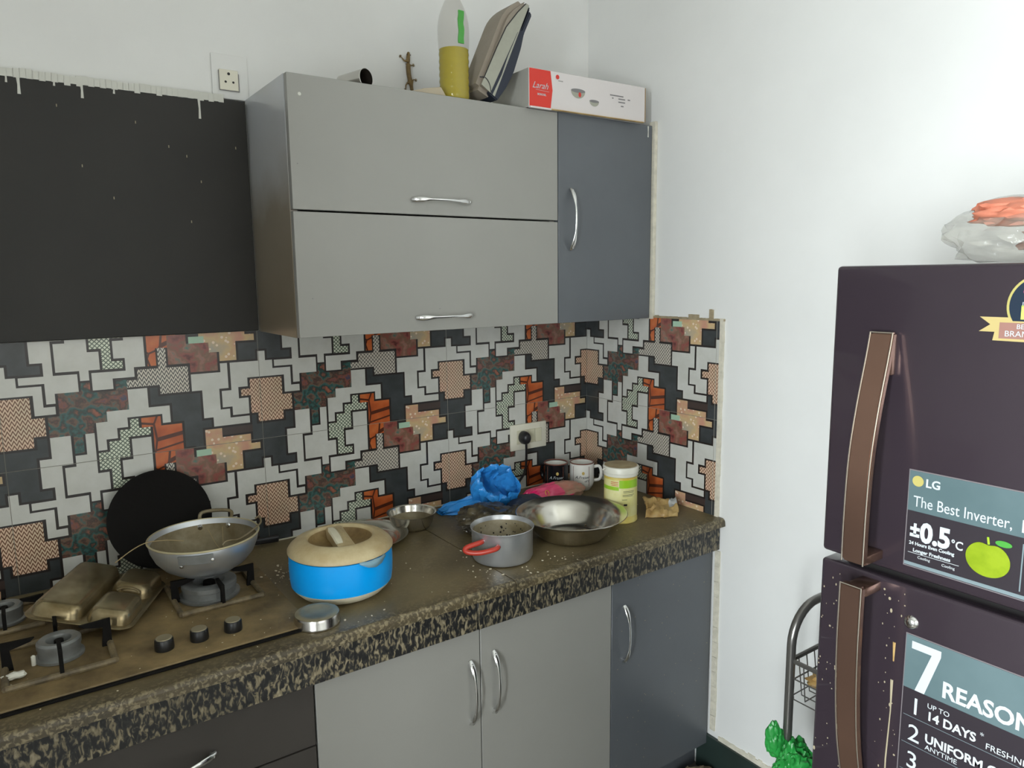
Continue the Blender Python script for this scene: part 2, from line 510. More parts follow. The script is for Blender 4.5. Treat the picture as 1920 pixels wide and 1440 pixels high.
plain('granite_dusty_dark', srgb(96, 90, 74), 0.4, col2=srgb(78, 72, 58), vscale=6)
TILE_ART = {
    'W1': ('w', [(921, 690), (1346, 690), (1346, -15), (1109, -15), (1109, -834), (1606, -834), (1606, -1262), (1109, -1262), (1109, -1498), (921, -1498), (921, -1006), (415, -1006), (415, -834), (921, -834), (921, -517), (670, -517), (670, 183), (921, 183)]),
    'W2': ('w', [(1654, 690), (1849, 690), (1849, -322), (2094, -322), (2094, -763), (1849, -763), (1849, -1006), (1654, -1006), (1654, -763), (1165, -763), (1165, -83), (1405, -83), (1405, 183), (1654, 183)]),
    'W3': ('w', [(2650, 1689), (3095, 1689), (3095, 1188), (3583, 1188), (3583, 749), (3394, 749), (3394, 987), (2594, 987), (2594, 749), (2348, 749), (2348, 494), (2094, 494), (2094, 236), (1902, 236), (1902, 936), (2151, 936), (2151, 1188), (2650, 1188)]),
    'W4': ('w', [(2650, 433), (3095, 433), (3095, -763), (2837, -763), (2837, -1006), (2348, -1006), (2348, -1262), (1902, -1262), (1902, -834), (2650, -834), (2650, -517), (2403, -517), (2403, -83), (2650, -83)]),
    'G': ('g', [(2650, 936), (2837, 936), (2837, 690), (3095, 690), (3095, 494), (2594, 494), (2594, -15), (2348, -15), (2348, -580), (2594, -580), (2594, -763), (2151, -763), (2151, -255), (1902, -255), (1902, 183), (2151, 183), (2151, 433), (2403, 433), (2403, 690), (2650, 690)]),
    'W5': ('w', [(4146, 1940), (4886, 1940), (4886, 2174), (5066, 2174), (5066, 1498), (4827, 1498), (4827, 936), (5066, 936), (5066, 690), (5569, 690), (5569, 494), (4633, 494), (4633, 749), (4398, 749), (4398, 1498), (4146, 1498)]),
    'W6': ('w', [(5136, 2174), (5878, 2174), (5878, 2436), (6072, 2436), (6072, 2174), (6264, 2174), (6264, 1940), (6757, 1940), (6757, 1432), (6994, 1432), (6994, 1247), (6568, 1247), (6568, 1736), (5569, 1736), (5569, 1498), (5318, 1498), (5318, 1188), (5569, 1188), (5569, 749), (5136, 749), (5136, 987), (4886, 987), (4886, 1432), (5136, 1432)]),
    'P': ('p', [(5629, 1689), (6496, 1689), (6496, 1188), (6757, 1188), (6757, 749), (6496, 749), (6496, 494), (5810, 494), (5810, 749), (5629, 749), (5629, 1247), (5387, 1247), (5387, 1432), (5629, 1432)]),
    'Z': ('z', [(3394, -322), (3583, -322), (3583, -834), (4085, -834), (4085, -1498), (3394, -1498), (3394, -1262), (2650, -1262), (2650, -1086), (2902, -1086), (2902, -834), (3394, -834)]),
    'O': ('o', [(2902, 936), (3350, 936), (3350, 690), (3846, 690), (3846, -15), (3631, -15), (3631, -322), (3350, -322), (3350, -763), (3156, -763), (3156, 690), (2902, 690)]),
    'R': ('r', [(3631, -15), (4085, -15), (4085, -255), (4633, -255), (4633, -517), (4827, -517), (4827, -1006), (4146, -1006), (4146, -763), (3631, -763)]),
    'M': ('m', [(4146, -83), (4521, -83), (4521, -255), (4146, -255)]),
    'S': ('s', [(4398, 433), (4827, 433), (4827, 183), (5569, 183), (5569, -83), (5810, -83), (5810, -255), (5318, -255), (5318, -763), (4886, -763), (4886, -517), (4633, -517), (4633, -255), (4521, -255), (4521, -83), (4398, -83)]),
    'T': ('t', [(1654, 1940), (1849, 1940), (1849, 1689), (2403, 1689), (2403, 1940), (2650, 1940), (2650, 1188), (2151, 1188), (2151, 936), (1849, 936), (1849, 690), (1606, 690), (1606, 236), (1405, 236), (1405, 690), (921, 690), (921, 1188), (1165, 1188), (1165, 1736), (1654, 1736)]),
    'B': ('b', [(4827, 433), (5629, 433), (5629, 236), (4827, 236)]),
}
# ------------------------------------------------------------------ structure
TW, TH = 0.5899, 0.30           # one wall tile
Z_TOP, Z_CT = 1.46, 0.86        # top of the tiling, counter top
wall_back = struct('wall_back', (-2.82, 0.006, 0), (0.12, 0.12, 2.9), 'wall_paint')
wall_right = struct('wall_right', (0.006, -3.66, 0), (0.12, 0.006, 2.9), 'wall_paint')
bm = bmesh.new()
for lo, hi in (((-2.82, -1.86, 0), (-2.70, 0.006, 2.9)), ((-2.82, -3.66, 0), (-2.70, -3.0, 2.9)), ((-2.82, -3.0, 2.17), (-2.70, -1.86, 2.9))):
    bm_box(bm, lo, hi)
from_bm('wall_left', bm, 'wall_paint')['kind'] = 'structure'
bm = bmesh.new()
for lo, hi in (((-2.70, -3.78, 0), (-2.0, -3.66, 2.9)), ((-0.4, -3.78, 0), (0.12, -3.66, 2.9)), ((-2.0, -3.78, 0), (-0.4, -3.66, 1.15)), ((-2.0, -3.78, 2.35), (-0.4, -3.66, 2.9))):
    bm_box(bm, lo, hi)
from_bm('wall_front', bm, 'wall_paint')['kind'] = 'structure'
struct('floor', (-2.82, -3.78, -0.08), (0.12, 0.12, 0.0), 'floor_tile')
struct('ceiling', (-2.82, -3.78, 2.9), (0.12, 0.12, 3.0), 'ceiling_paint')
# balcony door frame in the left wall: a wide and a narrow opening, out of view
bm = bmesh.new()
for lo, hi in (((-2.73, -3.0, 0), (-2.69, -2.96, 2.17)), ((-2.73, -2.36, 0), (-2.69, -2.14, 2.17)), ((-2.73, -1.90, 0), (-2.69, -1.86, 2.17)),
               ((-2.73, -2.96, 2.13), (-2.69, -2.36, 2.17)), ((-2.73, -2.14, 2.13), (-2.69, -1.90, 2.17)), ((-2.73, -2.96, 0.0), (-2.69, -2.36, 0.36)), ((-2.73, -2.14, 0.0), (-2.69, -1.90, 0.36))):
    bm_box(bm, lo, hi)
from_bm('door_1', bm, 'door_frame')['kind'] = 'structure'
bm = bmesh.new()
for lo, hi in (((-2.0, -3.7, 1.15), (-1.96, -3.66, 2.35)), ((-0.44, -3.7, 1.15), (-0.4, -3.66, 2.35)), ((-1.96, -3.7, 1.15), (-0.44, -3.66, 1.19)), ((-1.96, -3.7, 2.31), (-0.44, -3.66, 2.35))):
    bm_box(bm, lo, hi)
from_bm('fill_opening_frame', bm, 'door_frame')['kind'] = 'structure'  # frame of the unseen opening added behind the camera for the fill lamp
sk = struct('baseboard_right', (-0.006, -3.66, 0), (0.006, -0.56, 0.128), 'skirting_green')

# ---- printed wall tiles, each one an object
import numpy as np
TMAT = ['tile_slate', 'tile_line', 'tile_white', 'tile_lattice', 'tile_peach', 'tile_grey_zigzag', 'tile_orange', 'tile_red_rock', 'tile_mint', 'tile_pearl', 'tile_teal_rock', 'tile_brown', 'tile_body']
TCODE = {'w': 2, 'g': 3, 'p': 4, 'z': 5, 'o': 6, 'r': 7, 'm': 8, 's': 9, 't': 10, 'b': 11}

def tile_mesh(u0, u1, v0, v1):
    gap = 0.0007
    o = 0.0058
    shapes = [(TCODE[m], np.array(V) / 1e4) for m, V in TILE_ART.values()]
    us, vs = {u0 + gap, u1 - gap}, {v0 + gap, v1 - gap}
    shifts = [(dx, dy) for dx in (-TW, 0, TW) for dy in (-TH, 0, TH)]
    for c, V in shapes:
        for dx, dy in shifts:
            for x, y in V:
                for e in (-o, 0, o):
                    if u0 + gap < x + dx + e < u1 - gap: us.add(round(x + dx + e, 5))
                    if v0 + gap < y + dy + e < v1 - gap: vs.add(round(y + dy + e, 5))
    us, vs = sorted(us), sorted(vs)
    cu = np.array([(a + b) / 2 for a, b in zip(us[:-1], us[1:])]); cv = np.array([(a + b) / 2 for a, b in zip(vs[:-1], vs[1:])])
    X, Y = np.meshgrid(cu, cv)
    def inside(V, X, Y):
        r = np.zeros(X.shape, bool)
        for i in range(len(V)):
            (x1, y1), (x2, y2) = V[i], V[(i + 1) % len(V)]
            if x1 == x2: r ^= (Y >= min(y1, y2)) & (Y < max(y1, y2)) & (X < x1)
        return r
    img = np.zeros(X.shape, int)
    for c, V in shapes:
        if c == 11: continue
        for dx, dy in shifts:
            k = np.zeros(X.shape, bool)
            for ox in (-o, o):
                for oy in (-o, o): k |= inside(V, X - dx - ox, Y - dy - oy)
            img[k] = 1
    for c, V in shapes:
        for dx, dy in shifts: img[inside(V, X - dx, Y - dy)] = c
    verts, faces, mi, vid = [], [], [], {}
    def vv(x, y, z):
        k = (round(x, 6), round(y, 6), round(z, 6))
        if k not in vid: vid[k] = len(verts); verts.append(k)
        return vid[k]
    runs = {}
    rects = []
    for j in range(len(cv)):
        i = 0; new = {}
        while i < len(cu):
            k = i
            while k + 1 < len(cu) and img[j, k + 1] == img[j, i]: k += 1
            key = (i, k, int(img[j, i]))
            new[key] = runs[key] if key in runs else j
            i = k + 1
        for key, js in runs.items():
            if key not in new: rects.append((key, js, j))
        runs = new
    for key, js in runs.items(): rects.append((key, js, len(cv)))
    for (i, k, c), j0, j1 in rects:
        faces.append((vv(us[i], 0, vs[j0]), vv(us[k + 1], 0, vs[j0]), vv(us[k + 1], 0, vs[j1]), vv(us[i], 0, vs[j1]))); mi.append(c)
    a, b, c, d = us[0], us[-1], vs[0], vs[-1]; t = 0.006
    for q in (((a, 0, c), (a, t, c), (b, t, c), (b, 0, c)), ((a, 0, d), (b, 0, d), (b, t, d), (a, t, d)), ((a, 0, c), (a, 0, d), (a, t, d), (a, t, c)), ((b, 0, c), (b, t, c), (b, t, d), (b, 0, d))):
        faces.append(tuple(vv(*p) for p in q)); mi.append(12)
    me = bpy.data.meshes.new('tile')
    me.from_pydata(verts, [], faces)
    for m in TMAT: me.materials.append(MATS[m])
    me.polygons.foreach_set('material_index', mi)
    me.update()
    return me
full = tile_mesh(0, TW, 0, TH)
sliver = tile_mesh(0, 0.0105, 0, TH)
leftbit = tile_mesh(TW - (2.70 - 4 * TW), TW, 0, TH)
def put_tile(me, x, y, z, rz, parent):
    o = bpy.data.objects.new('tile', me); COL.objects.link(o)
    o.parent = parent; o.location = (x, y, z); o.rotation_euler = (0, 0, rz)
for row in (0, 1):
    z = Z_TOP - TH * (row + 1)
    for k in range(1, 5): put_tile(full, -k * TW, 0, z, 0, wall_back)
    put_tile(leftbit, -5 * TW, 0, z, 0, wall_back)
    put_tile(full, 0, 0, z, -pi / 2, wall_right)
    put_tile(sliver, 0, -TW, z, -pi / 2, wall_right)
box('grout', (-2.70, 0.0012, Z_CT), (0.0, 0.0058, Z_TOP - 0.001), 'grout', wall_back)
box('grout', (0.0012, -0.6002, Z_CT), (0.0058, 0.0, Z_TOP - 0.001), 'grout', wall_right)
# cream plaster strip down the edge of the right tile panel and the ragged plaster above it
bm = bmesh.new()
N = 40
for i in range(N):
    z0 = Z_CT - 0.10 + (Z_TOP + 0.006 - Z_CT + 0.10) * i / N; z1 = z0 + (Z_TOP + 0.006 - Z_CT + 0.10) / N
    w = 0.013 + 0.003 * noise.noise(Vector((i * 0.4, 3, 1)))
    bm_box(bm, (-0.002, -0.6012 - w, z0), (0.006, -0.6012, z1 + 0.0005))
from_bm('plaster_strip', bm, 'plaster', wall_right)
bm = bmesh.new()
for i in range(46):
    y0 = -0.33 - 0.285 * i / 46; h = 0.006 + 0.006 * abs(noise.noise(Vector((i * 0.31, 9, 2)))) + (0.010 if 24 <= i <= 29 else 0) + (0.026 if i in (37, 38) else 0)
    bm_box(bm, (-0.001, y0 - 0.0064, Z_TOP - 0.001), (0.006, y0, Z_TOP - 0.001 + h))
from_bm('broken_plaster', bm, 'old_plaster', wall_right)
# chipped plaster line above the green skirting
bm = bmesh.new()
for i in range(60):
    y0 = -0.64 - 0.75 * i / 60; h = 0.014 + 0.012 * abs(noise.noise(Vector((i * 0.37, 1, 2))))
    bm_box(bm, (0.0015, y0 - 0.0127, 0.127), (0.0062, y0, 0.127 + h))
for i in range(12):
    z0 = 0.15 + i * 0.05
    bm_box(bm, (0.001, -0.6245 - 0.004 * abs(noise.noise(Vector((i * .7, 0, 0)))), z0), (0.0062, -0.606, z0 + 0.051))
from_bm('plaster_edge', bm, 'plaster', wall_right)

# ------------------------------------------------------------------ black board on the wall
bd = thing('wall_panel', 'large matt black board on the wall left of the grey wall cabinet, with dried white paint runs', 'panel', (-1.19, 0.006, Z_TOP))
box('board', (-2.70, -0.016, Z_TOP + 0.001), (-1.178, 0.0055, 2.052), 'black_board', bd, 0.0015, 1, world=True)
bm = bmesh.new()
x = -2.0; i = 0
while x < -1.235:
    h = 0.008 + 0.009 * abs(noise.noise(Vector((i * 0.5, 4, 0)))); zt = 2.052
    bm_box(bm, (x, -0.0175, zt - h), (x + 0.0125, 0.0058, zt + 0.010 + 0.004 * noise.noise(Vector((i * .3, 8, 0)))))
    x += 0.012; i += 1
from_bm('paint_edge', bm, 'white_drip', bd, world=True)
for xx, l, w in ((-1.668, 0.036, 0.0045), (-1.690, 0.014, 0.003), (-1.546, 0.030, 0.004), (-1.2915, 0.048, 0.004), (-1.48, 0.012, 0.003), (-1.60, 0.010, 0.003)):
    tube('paint_drip', [(xx, -0.016, 2.05), (xx + 0.0006, -0.0165, 2.05 - l * .6), (xx, -0.0165, 2.045 - l)], [w * .8, w * .55, w * .75], 'white_drip', bd, 8, 0.3, (0, 1, 0), world=True)
bm = bmesh.new()
for xx, zz in ((-1.56, 1.86), (-1.50, 1.79), (-1.37, 1.92), (-1.33, 1.90), (-1.30, 1.84), (-1.33, 1.74), (-1.60, 1.99), (-1.44, 1.97), (-1.21, 1.93)):
    bm_box(bm, (xx, -0.0168, zz), (xx + 0.002, -0.0158, zz + 0.006))
set_props(from_bm('paint_specks', bm, 'spatter', bd, world=True), kind='stuff')

# ------------------------------------------------------------------ handles
def bow_handle(parent, c, axis, L, h=0.026, mat='chrome', out=(0, -1, 0)):
    c, a, o = Vector(c), Vector(axis), Vector(out)
    pts, rr = [], []
    n = 22
    for i in range(n + 1):
        t = i / n * 2 - 1
        pts.append(c + a * (t * L / 2) + o * (0.002 + h * (1 - abs(t) ** 2.4) ** 0.75))
        rr.append(0.0032 + 0.0042 * min(1.0, max(0.0, abs(t) - 0.45) / 0.3) * (1 if abs(t) < 0.93 else 0.75))
    side = a.cross(o)
    bm = bmesh.new(); bm_tube(bm, pts, rr, 12, 0.55, o)
    for s in (-1, 1):
        p = c + a * (s * (L / 2 - 0.007))
        bm_tube(bm, [p, p + o * (h * 0.45)], 0.0042, 10)
    return from_bm('handle', bm, mat, parent, True, True)

# ------------------------------------------------------------------ wall cabinets
ct, cb = 2.06, 1.457
wc = thing('wall_cabinet', 'light grey wall cabinet with two lift-up flap doors, one above the other', 'cabinet', (-0.78, 0.0, cb))
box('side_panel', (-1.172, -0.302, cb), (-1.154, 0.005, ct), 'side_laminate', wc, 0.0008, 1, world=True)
box('side_panel', (-0.408, -0.302, cb), (-0.390, -0.001, ct), 'grey_laminate', wc, 0, world=True)
box('top_panel', (-1.1535, -0.302, ct - 0.018), (-0.4085, -0.001, ct), 'grey_laminate', wc, 0, world=True)
box('bottom_panel', (-1.1535, -0.302, cb), (-0.4085, -0.001, cb + 0.018), 'grey_laminate', wc, 0, world=True)
box('back_panel', (-1.1535, -0.008, cb + 0.0185), (-0.4085, -0.002, ct - 0.0185), 'grey_laminate', wc, 0, world=True)
d1 = box('flap_door', (-1.171, -0.3205, 1.757), (-0.3905, -0.3025, ct - 0.001), 'grey_laminate', wc, 0.0009, 1, world=True)
d2 = box('flap_door', (-1.171, -0.3205, cb + 0.001), (-0.3905, -0.3025, 1.7525), 'grey_laminate', wc, 0.0009, 1, world=True)
bow_handle(d1, (-0.778, -0.3205, 1.794), (1, 0, 0), 0.172)
bow_handle(d2, (-0.775, -0.3205, 1.494), (1, 0, 0), 0.172)
for xx, zz, s, mt in ((-1.142, 2.015, .008, 'white_drip'), (-1.155, 1.86, .003, 'grey_print'), (-1.135, 1.55, .003, 'grey_print'), (-0.79, 1.515, .003, 'grey_print')):
    bm = bmesh.new()
    bmesh.ops.create_circle(bm, cap_ends=True, radius=s / 2, segments=9, matrix=Matrix.Translation((xx, -0.3209, zz)) @ Matrix.Rotation(pi / 2, 4, 'X'))
    from_bm('spot', bm, mt, wc, world=True)

wd = thing('corner_wall_cabinet', 'dark slate-grey single-door wall cabinet in the corner', 'cabinet', (-0.2, 0.0, cb))
bm = bmesh.new()
bm_box(bm, (-0.3885, -0.302, cb), (-0.3705, -0.001, ct)); bm_box(bm, (-0.026, -0.302, cb), (-0.008, -0.001, ct))
bm_box(bm, (-0.3705, -0.302, ct - 0.018), (-0.026, -0.001, ct)); bm_box(bm, (-0.3705, -0.302, cb), (-0.026, -0.001, cb + 0.018)); bm_box(bm, (-0.3705, -0.008, cb + .018), (-0.026, -0.001, ct - .018))
from_bm('carcass', bm, 'dark_laminate', wd, world=True)
d3 = box('door', (-0.3880, -0.3205, cb + 0.001), (-0.010, -0.3025, ct + 0.001), 'dark_laminate', wd, 0.0009, 1, world=True)
bow_handle(d3, (-0.342, -0.3205, 1.762), (0, 0, 1), 0.176)
box('filler_strip', (-0.0075, -0.330, cb - 0.002), (0.0055, -0.305, ct + 0.014), 'plaster', wd, 0.001, 1, world=True)
tube('paint_drip', [(-0.028, -0.321, 2.058), (-0.028, -0.3215, 2.04), (-0.028, -0.321, 2.025)], [0.003, 0.0018, 0.0026], 'white_drip', wd, 8, 0.4, (0, 1, 0), world=True)

# ------------------------------------------------------------------ counter
ctp = thing('worktop', 'dusty speckled granite worktop running along the back wall', 'worktop', (-1.3, -0.3, 0.835))
def slab(x0, x1, mat):
    bm = bmesh.new()
    n = 8; pts = [(-0.0005, 0.836), (-0.0005, 0.86)]
    for i in range(n + 1):
        a = pi / 2 - pi * i / n * 0.5
        pts.append((-0.627 - 0.012 * cos(a), 0.848 + 0.012 * sin(a)))
    pts.append((-0.640, 0.836))
    a = [bm.verts.new((x0, y, z)) for y, z in pts]; b = [bm.verts.new((x1, y, z)) for y, z in pts]
    bm.faces.new(a); bm.faces.new(b[::-1])
    for i in range(len(pts)):
        j = (i + 1) % len(pts); bm.faces.new((a[i], b[i], b[j], a[j]))
    return from_bm('slab', bm, mat, ctp, False, True)
slab(-2.699, -0.7765, 'granite_top')
slab(-0.7735, 0.004, 'granite_top')
box('apron', (-2.699, -0.6210, 0.757), (-0.878, -0.6045, 0.8345), 'granite_edge', ctp, 0.001, 1, world=True)
box('apron', (-0.8765, -0.6210, 0.757), (0.004, -0.6045, 0.8345), 'granite_edge', ctp, 0.001, 1, world=True)
box('filler_line', (-1.25, -0.006, 0.8602), (-0.0005, -0.0005, 0.8625), 'plaster', ctp, world=True)

# ------------------------------------------------------------------ base cabinets
def carcass(x0, x1, root, mat):
    bm = bmesh.new()
    bm_box(bm, (x0 + .001, -0.581, 0.09), (x0 + .019, -0.002, 0.755)); bm_box(bm, (x1 - .019, -0.581, 0.09), (x1 - .001, -0.002, 0.755))
    bm_box(bm, (x0 + .019, -0.581, 0.09), (x1 - .019, -0.002, 0.108)); bm_box(bm, (x0 + .001, -0.55, 0.0), (x1 - .001, -0.53, 0.09))
    bm_box(bm, (x0 + .019, -0.59, 0.735), (x1 - .019, -0.5, 0.755))
    from_bm('carcass', bm, mat, root, world=True)
bc = thing('base_cabinet', 'light grey base cabinet with a pair of hinged doors below the worktop', 'cabinet', (-0.85, -0.3, 0))
carcass(-1.275, -0.4245, bc, 'grey_laminate')
d = box('door', (-1.2735, -0.600, 0.085), (-0.8605, -0.582, 0.7555), 'grey_laminate', bc, 0.0009, 1, world=True)
bow_handle(d, (-0.889, -0.600, 0.590), (0, 0, 1), 0.166, 0.028)
d = box('door', (-0.8575, -0.600, 0.085), (-0.4255, -0.582, 0.7555), 'grey_laminate', bc, 0.0009, 1, world=True)
bow_handle(d, (-0.8215, -0.600, 0.596), (0, 0, 1), 0.166, 0.028)
bd2 = thing('corner_base_cabinet', 'dark slate-grey single-door base cabinet at the right end of the worktop', 'cabinet', (-0.2, -0.3, 0))
carcass(-0.4235, -0.001, bd2, 'dark_laminate')
d = box('door', (-0.4225, -0.600, 0.100), (-0.004, -0.582, 0.7555), 'dark_laminate', bd2, 0.0009, 1, world=True)
bow_handle(d, (-0.377, -0.600, 0.588), (0, 0, 1), 0.170, 0.026)
bm = bmesh.new()
random.seed(3)
for i in range(60):
    xx = random.uniform(-0.41, -0.01); zz = random.uniform(0.15, 0.74) ; s = random.uniform(.0008, .0020)
    bmesh.ops.create_circle(bm, cap_ends=True, radius=s, segments=6, matrix=Matrix.Translation((xx, -0.6004, zz)) @ Matrix.Rotation(pi / 2, 4, 'X'))
set_props(from_bm('paint_specks', bm, 'spatter', bd2, world=True), kind='stuff')
dr = thing('drawer_unit', 'dark brown-black drawer unit below the gas hob', 'cabinet', (-1.8, -0.3, 0))
carcass(-2.20, -1.2765, dr, 'black_laminate')
for k, (z0, z1) in enumerate(((0.6085, 0.7555), (0.36, 0.605), (0.085, 0.3565))):
    d = box('drawer_front', (-2.199, -0.600, z0), (-1.2775, -0.582, z1), 'black_laminate', dr, 0.0009, 1, world=True)
    h = bow_handle(d, (-1.575, -0.600, z0 + 0.064 if k == 0 else (z0 + z1) / 2), (1, 0, 0), 0.19, 0.026)
bl = thing('end_base_cabinet', 'plain black base cabinet left of the drawers, out of the picture', 'cabinet', (-2.45, -0.3, 0))
carcass(-2.699, -2.2015, bl, 'black_laminate')
box('door', (-2.698, -0.600, 0.085), (-2.2025, -0.582, 0.7555), 'black_laminate', bl, 0.0009, 1, world=True)

# ------------------------------------------------------------------ fridge
FX = -0.70; FY0, FY1 = -1.388, -1.973
fr = thing('fridge', 'dark purple-brown double-door fridge with bronze handles, plastic bag on top', 'fridge', (-0.38, -1.68, 0))
box('body', (-0.645, FY1 + 0.004, 0.06), (-0.03, FY0 - 0.004, 1.598), 'fridge_side', fr, 0.006, 2, world=True)
for xx in (-0.6, -0.08):
    for yy in (FY0 - 0.06, FY1 + 0.06): lathe('foot', [(0, 0), (0.022, 0), (0.022, 0.06), (0, 0.06)], 'black_plastic', fr, 16, M=Matrix.Translation((xx, yy, 0)), world=True)
ud = box('freezer_door', (FX, FY1, 1.1575), (-0.652, FY0, 1.607), 'fridge_skin', fr, 0.006, 3, world=True)
ld = box('fridge_door', (FX, FY1, 0.07), (-0.652, FY0, 1.1445), 'fridge_skin', fr, 0.006, 3, world=True)
box('gasket', (-0.652, FY1 + 0.012, 0.08), (-0.6455, FY0 - 0.012, 1.59), 'fridge_gasket', fr, world=True)
def bar_handle(door, prof, y0, y1):
    # prof: list of (x outer, z)
    bm = bmesh.new()
    P = smooth_pts([(x, 0, z) for x, z in prof], 6)
    rows = []
    th = 0.013
    for p in P:
        rows.append([bm.verts.new((p.x, y0, p.z)), bm.verts.new((p.x - 0.0, y1, p.z)), bm.verts.new((p.x + th, y1, p.z)), bm.verts.new((p.x + th, y0, p.z))])
    for a, b in zip(rows[:-1], rows[1:]):
        for k in range(4):
            bm.faces.new((a[k], a[(k + 1) % 4], b[(k + 1) % 4], b[k]))
    bm.faces.new(rows[0]); bm.faces.new(rows[-1][::-1])
    bmesh.ops.recalc_face_normals(bm, faces=bm.faces)
    es = [e for e in bm.edges if len(e.link_faces) == 2 and e.calc_face_angle() > 0.7]
    bmesh.ops.bevel(bm, geom=es, offset=0.003, segments=2, affect='EDGES')
    h = from_bm('handle', bm, 'bronze', door, True, True)
    return h
h1 = bar_handle(ud, [(-0.715, 1.512), (-0.722, 1.48), (-0.742, 1.40), (-0.754, 1.33), (-0.758, 1.25), (-0.758, 1.175)], -1.4545, -1.4885)
for hh_, pr in ((h1, [(-0.715, 1.512), (-0.722, 1.48), (-0.742, 1.40), (-0.754, 1.33), (-0.758, 1.25), (-0.758, 1.175)]),):
    for yy in (-1.4552, -1.4878):
        tube('edge_trim', smooth_pts([(x - 0.0004, yy, z) for x, z in pr], 6), 0.0011, 'bronze_edge', hh_, 6, world=True)
    tube('edge_trim', [(-0.7154, -1.4552, 1.5115), (-0.7154, -1.4878, 1.5115)], 0.0011, 'bronze_edge', hh_, 6, world=True)
h2 = bar_handle(ld, [(-0.758, 1.141), (-0.758, 1.05), (-0.753, 0.96), (-0.742, 0.88), (-0.722, 0.80), (-0.715, 0.77)], -1.4545, -1.4885)
for d, z0, z1 in ((ud, 1.172, 1.186), (ud, 1.45, 1.51), (ld, 1.122, 1.1365), (ld, 0.772, 0.82)):
    box('handle_mount', (-0.748 if (z1 < 1.2 and z1 > 1.0) else -0.712, -1.4865, z0), (FX + 0.0008, -1.4565, z1), 'bronze', d, 0.002, 2, world=True)
for yy in (-1.4552, -1.4878):
    tube('edge_trim', smooth_pts([(x - 0.0004, yy, z) for x, z in [(-0.758, 1.141), (-0.758, 1.05), (-0.753, 0.96), (-0.742, 0.88), (-0.722, 0.80), (-0.715, 0.77)]], 6), 0.0011, 'bronze_edge', h2, 6, world=True)
tube('edge_trim', [(-0.7584, -1.4552, 1.1405), (-0.7584, -1.4878, 1.1405)], 0.0011, 'bronze_edge', h2, 6, world=True)
R_, U_ = (0, -1, 0), (0, 0, 1)
def fplate(name, y0, y1, z0, z1, mat, parent, lift=0.0010):
    return box(name, (FX - lift, -abs(y1), z0), (FX - lift + 0.0006, -abs(y0), z1), mat, parent, world=True)
st = fplate('energy_sticker', 1.517, 1.925, 1.174, 1.318, 'sticker_edge', ud, 0.0009)
fplate('sticker_field', 1.5185, 1.9235, 1.1755, 1.3165, 'sticker_dark', st, 0.0013)
fplate('sticker_band', 1.5185, 1.9235, 1.258, 1.3165, 'sticker_teal', st, 0.0017)
fplate('sticker_stripe', 1.5185, 1.9235, 1.1765, 1.1815, 'sticker_silver', st, 0.0017)
TX = FX - 0.0023
def ftext(s, size, y, z, mat, par, **k):
    k.setdefault('th', 0.0002)
    return text('lettering', s, size, (k.pop('x', TX), -y, z), R_, U_, mat, par, **k)
bm = bmesh.new()
bmesh.ops.create_circle(bm, cap_ends=True, radius=0.0078, segments=28, matrix=Matrix.Translation((TX, -1.5305, 1.3025)) @ Matrix.Rotation(pi / 2, 4, 'Y'))
from_bm('logo', bm, 'badge_gold', st, world=True)
ftext('LG', 0.0165, 1.541, 1.2965, 'white_print', st, bold=0.0004)
ftext('The Best Inverter,', 0.0225, 1.526, 1.2655, 'white_print', st, sx=0.76)
ftext('LG', 0.0225, 1.662, 1.2655, 'white_print', st, bold=0.0006)
ftext('±', 0.030, 1.524, 1.2215, 'white_print', st, bold=0.0012, sx=0.8)
ftext('0.5', 0.039, 1.5385, 1.2165, 'white_print', st, bold=0.0016, sx=0.86)
ftext('°C', 0.017, 1.580, 1.219, 'white_print', st, bold=0.0003, sx=0.85)
ftext('24 Hours Even Cooling', 0.0068, 1.524, 1.2085, 'white_print', st, bold=0.0002, sx=0.95)
ftext('Longer Freshness', 0.0072, 1.530, 1.1985, 'white_print', st, bold=0.0002)
fplate('rule', 1.523, 1.592, 1.1958, 1.1964, 'white_print', st, 0.0021)
ftext('Cooling', 0.0055, 1.537, 1.1898, 'white_print', st); ftext('Cooling', 0.0055, 1.570, 1.1888, 'white_print', st)
fplate('rule', 1.6655, 1.667, 1.186, 1.250, 'sticker_silver', st, 0.0021)
ftext('Saves', 0.012, 1.672, 1.208, 'white_print', st)
# printed green apple
bm = bmesh.new()
vs = []
for i in range(40):
    a = 2 * pi * i / 40
    r = 1.0 + 0.06 * cos(2 * a) - 0.16 * math.exp(-((a - pi / 2) / 0.35) ** 2)
    vs.append(bm.verts.new((TX, -1.6265 - 0.0255 * r * cos(a) * 1.0, 1.2165 + 0.0255 * r * sin(a))))
bm.faces.new(vs)
from_bm('printed_apple', bm, 'apple_green', st, world=True)
bm = bmesh.new(); bm_tube(bm, [(TX, -1.6265, 1.238), (TX, -1.625, 1.2475)], 0.0014, 6); from_bm('printed_stalk', bm, 'label_green', st, world=True)
bm = bmesh.new()
vs = [bm.verts.new((TX, -1.634 - 0.010 * (1 - cos(t)) , 1.243 + 0.0042 * sin(t))) for t in [2 * pi * i / 16 for i in range(16)]]
bm.faces.new(vs); from_bm('printed_leaf', bm, 'leaf_green', st, world=True)

s2 = fplate('feature_sticker', 1.5285, 1.925, 0.62, 1.0735, 'sticker_edge', ld, 0.0009)
fplate('sticker_field', 1.530, 1.9235, 0.622, 1.072, 'sticker_dark', s2, 0.0013)
fplate('sticker_band', 1.530, 1.9235, 0.990, 1.072, 'sticker_teal', s2, 0.0017)
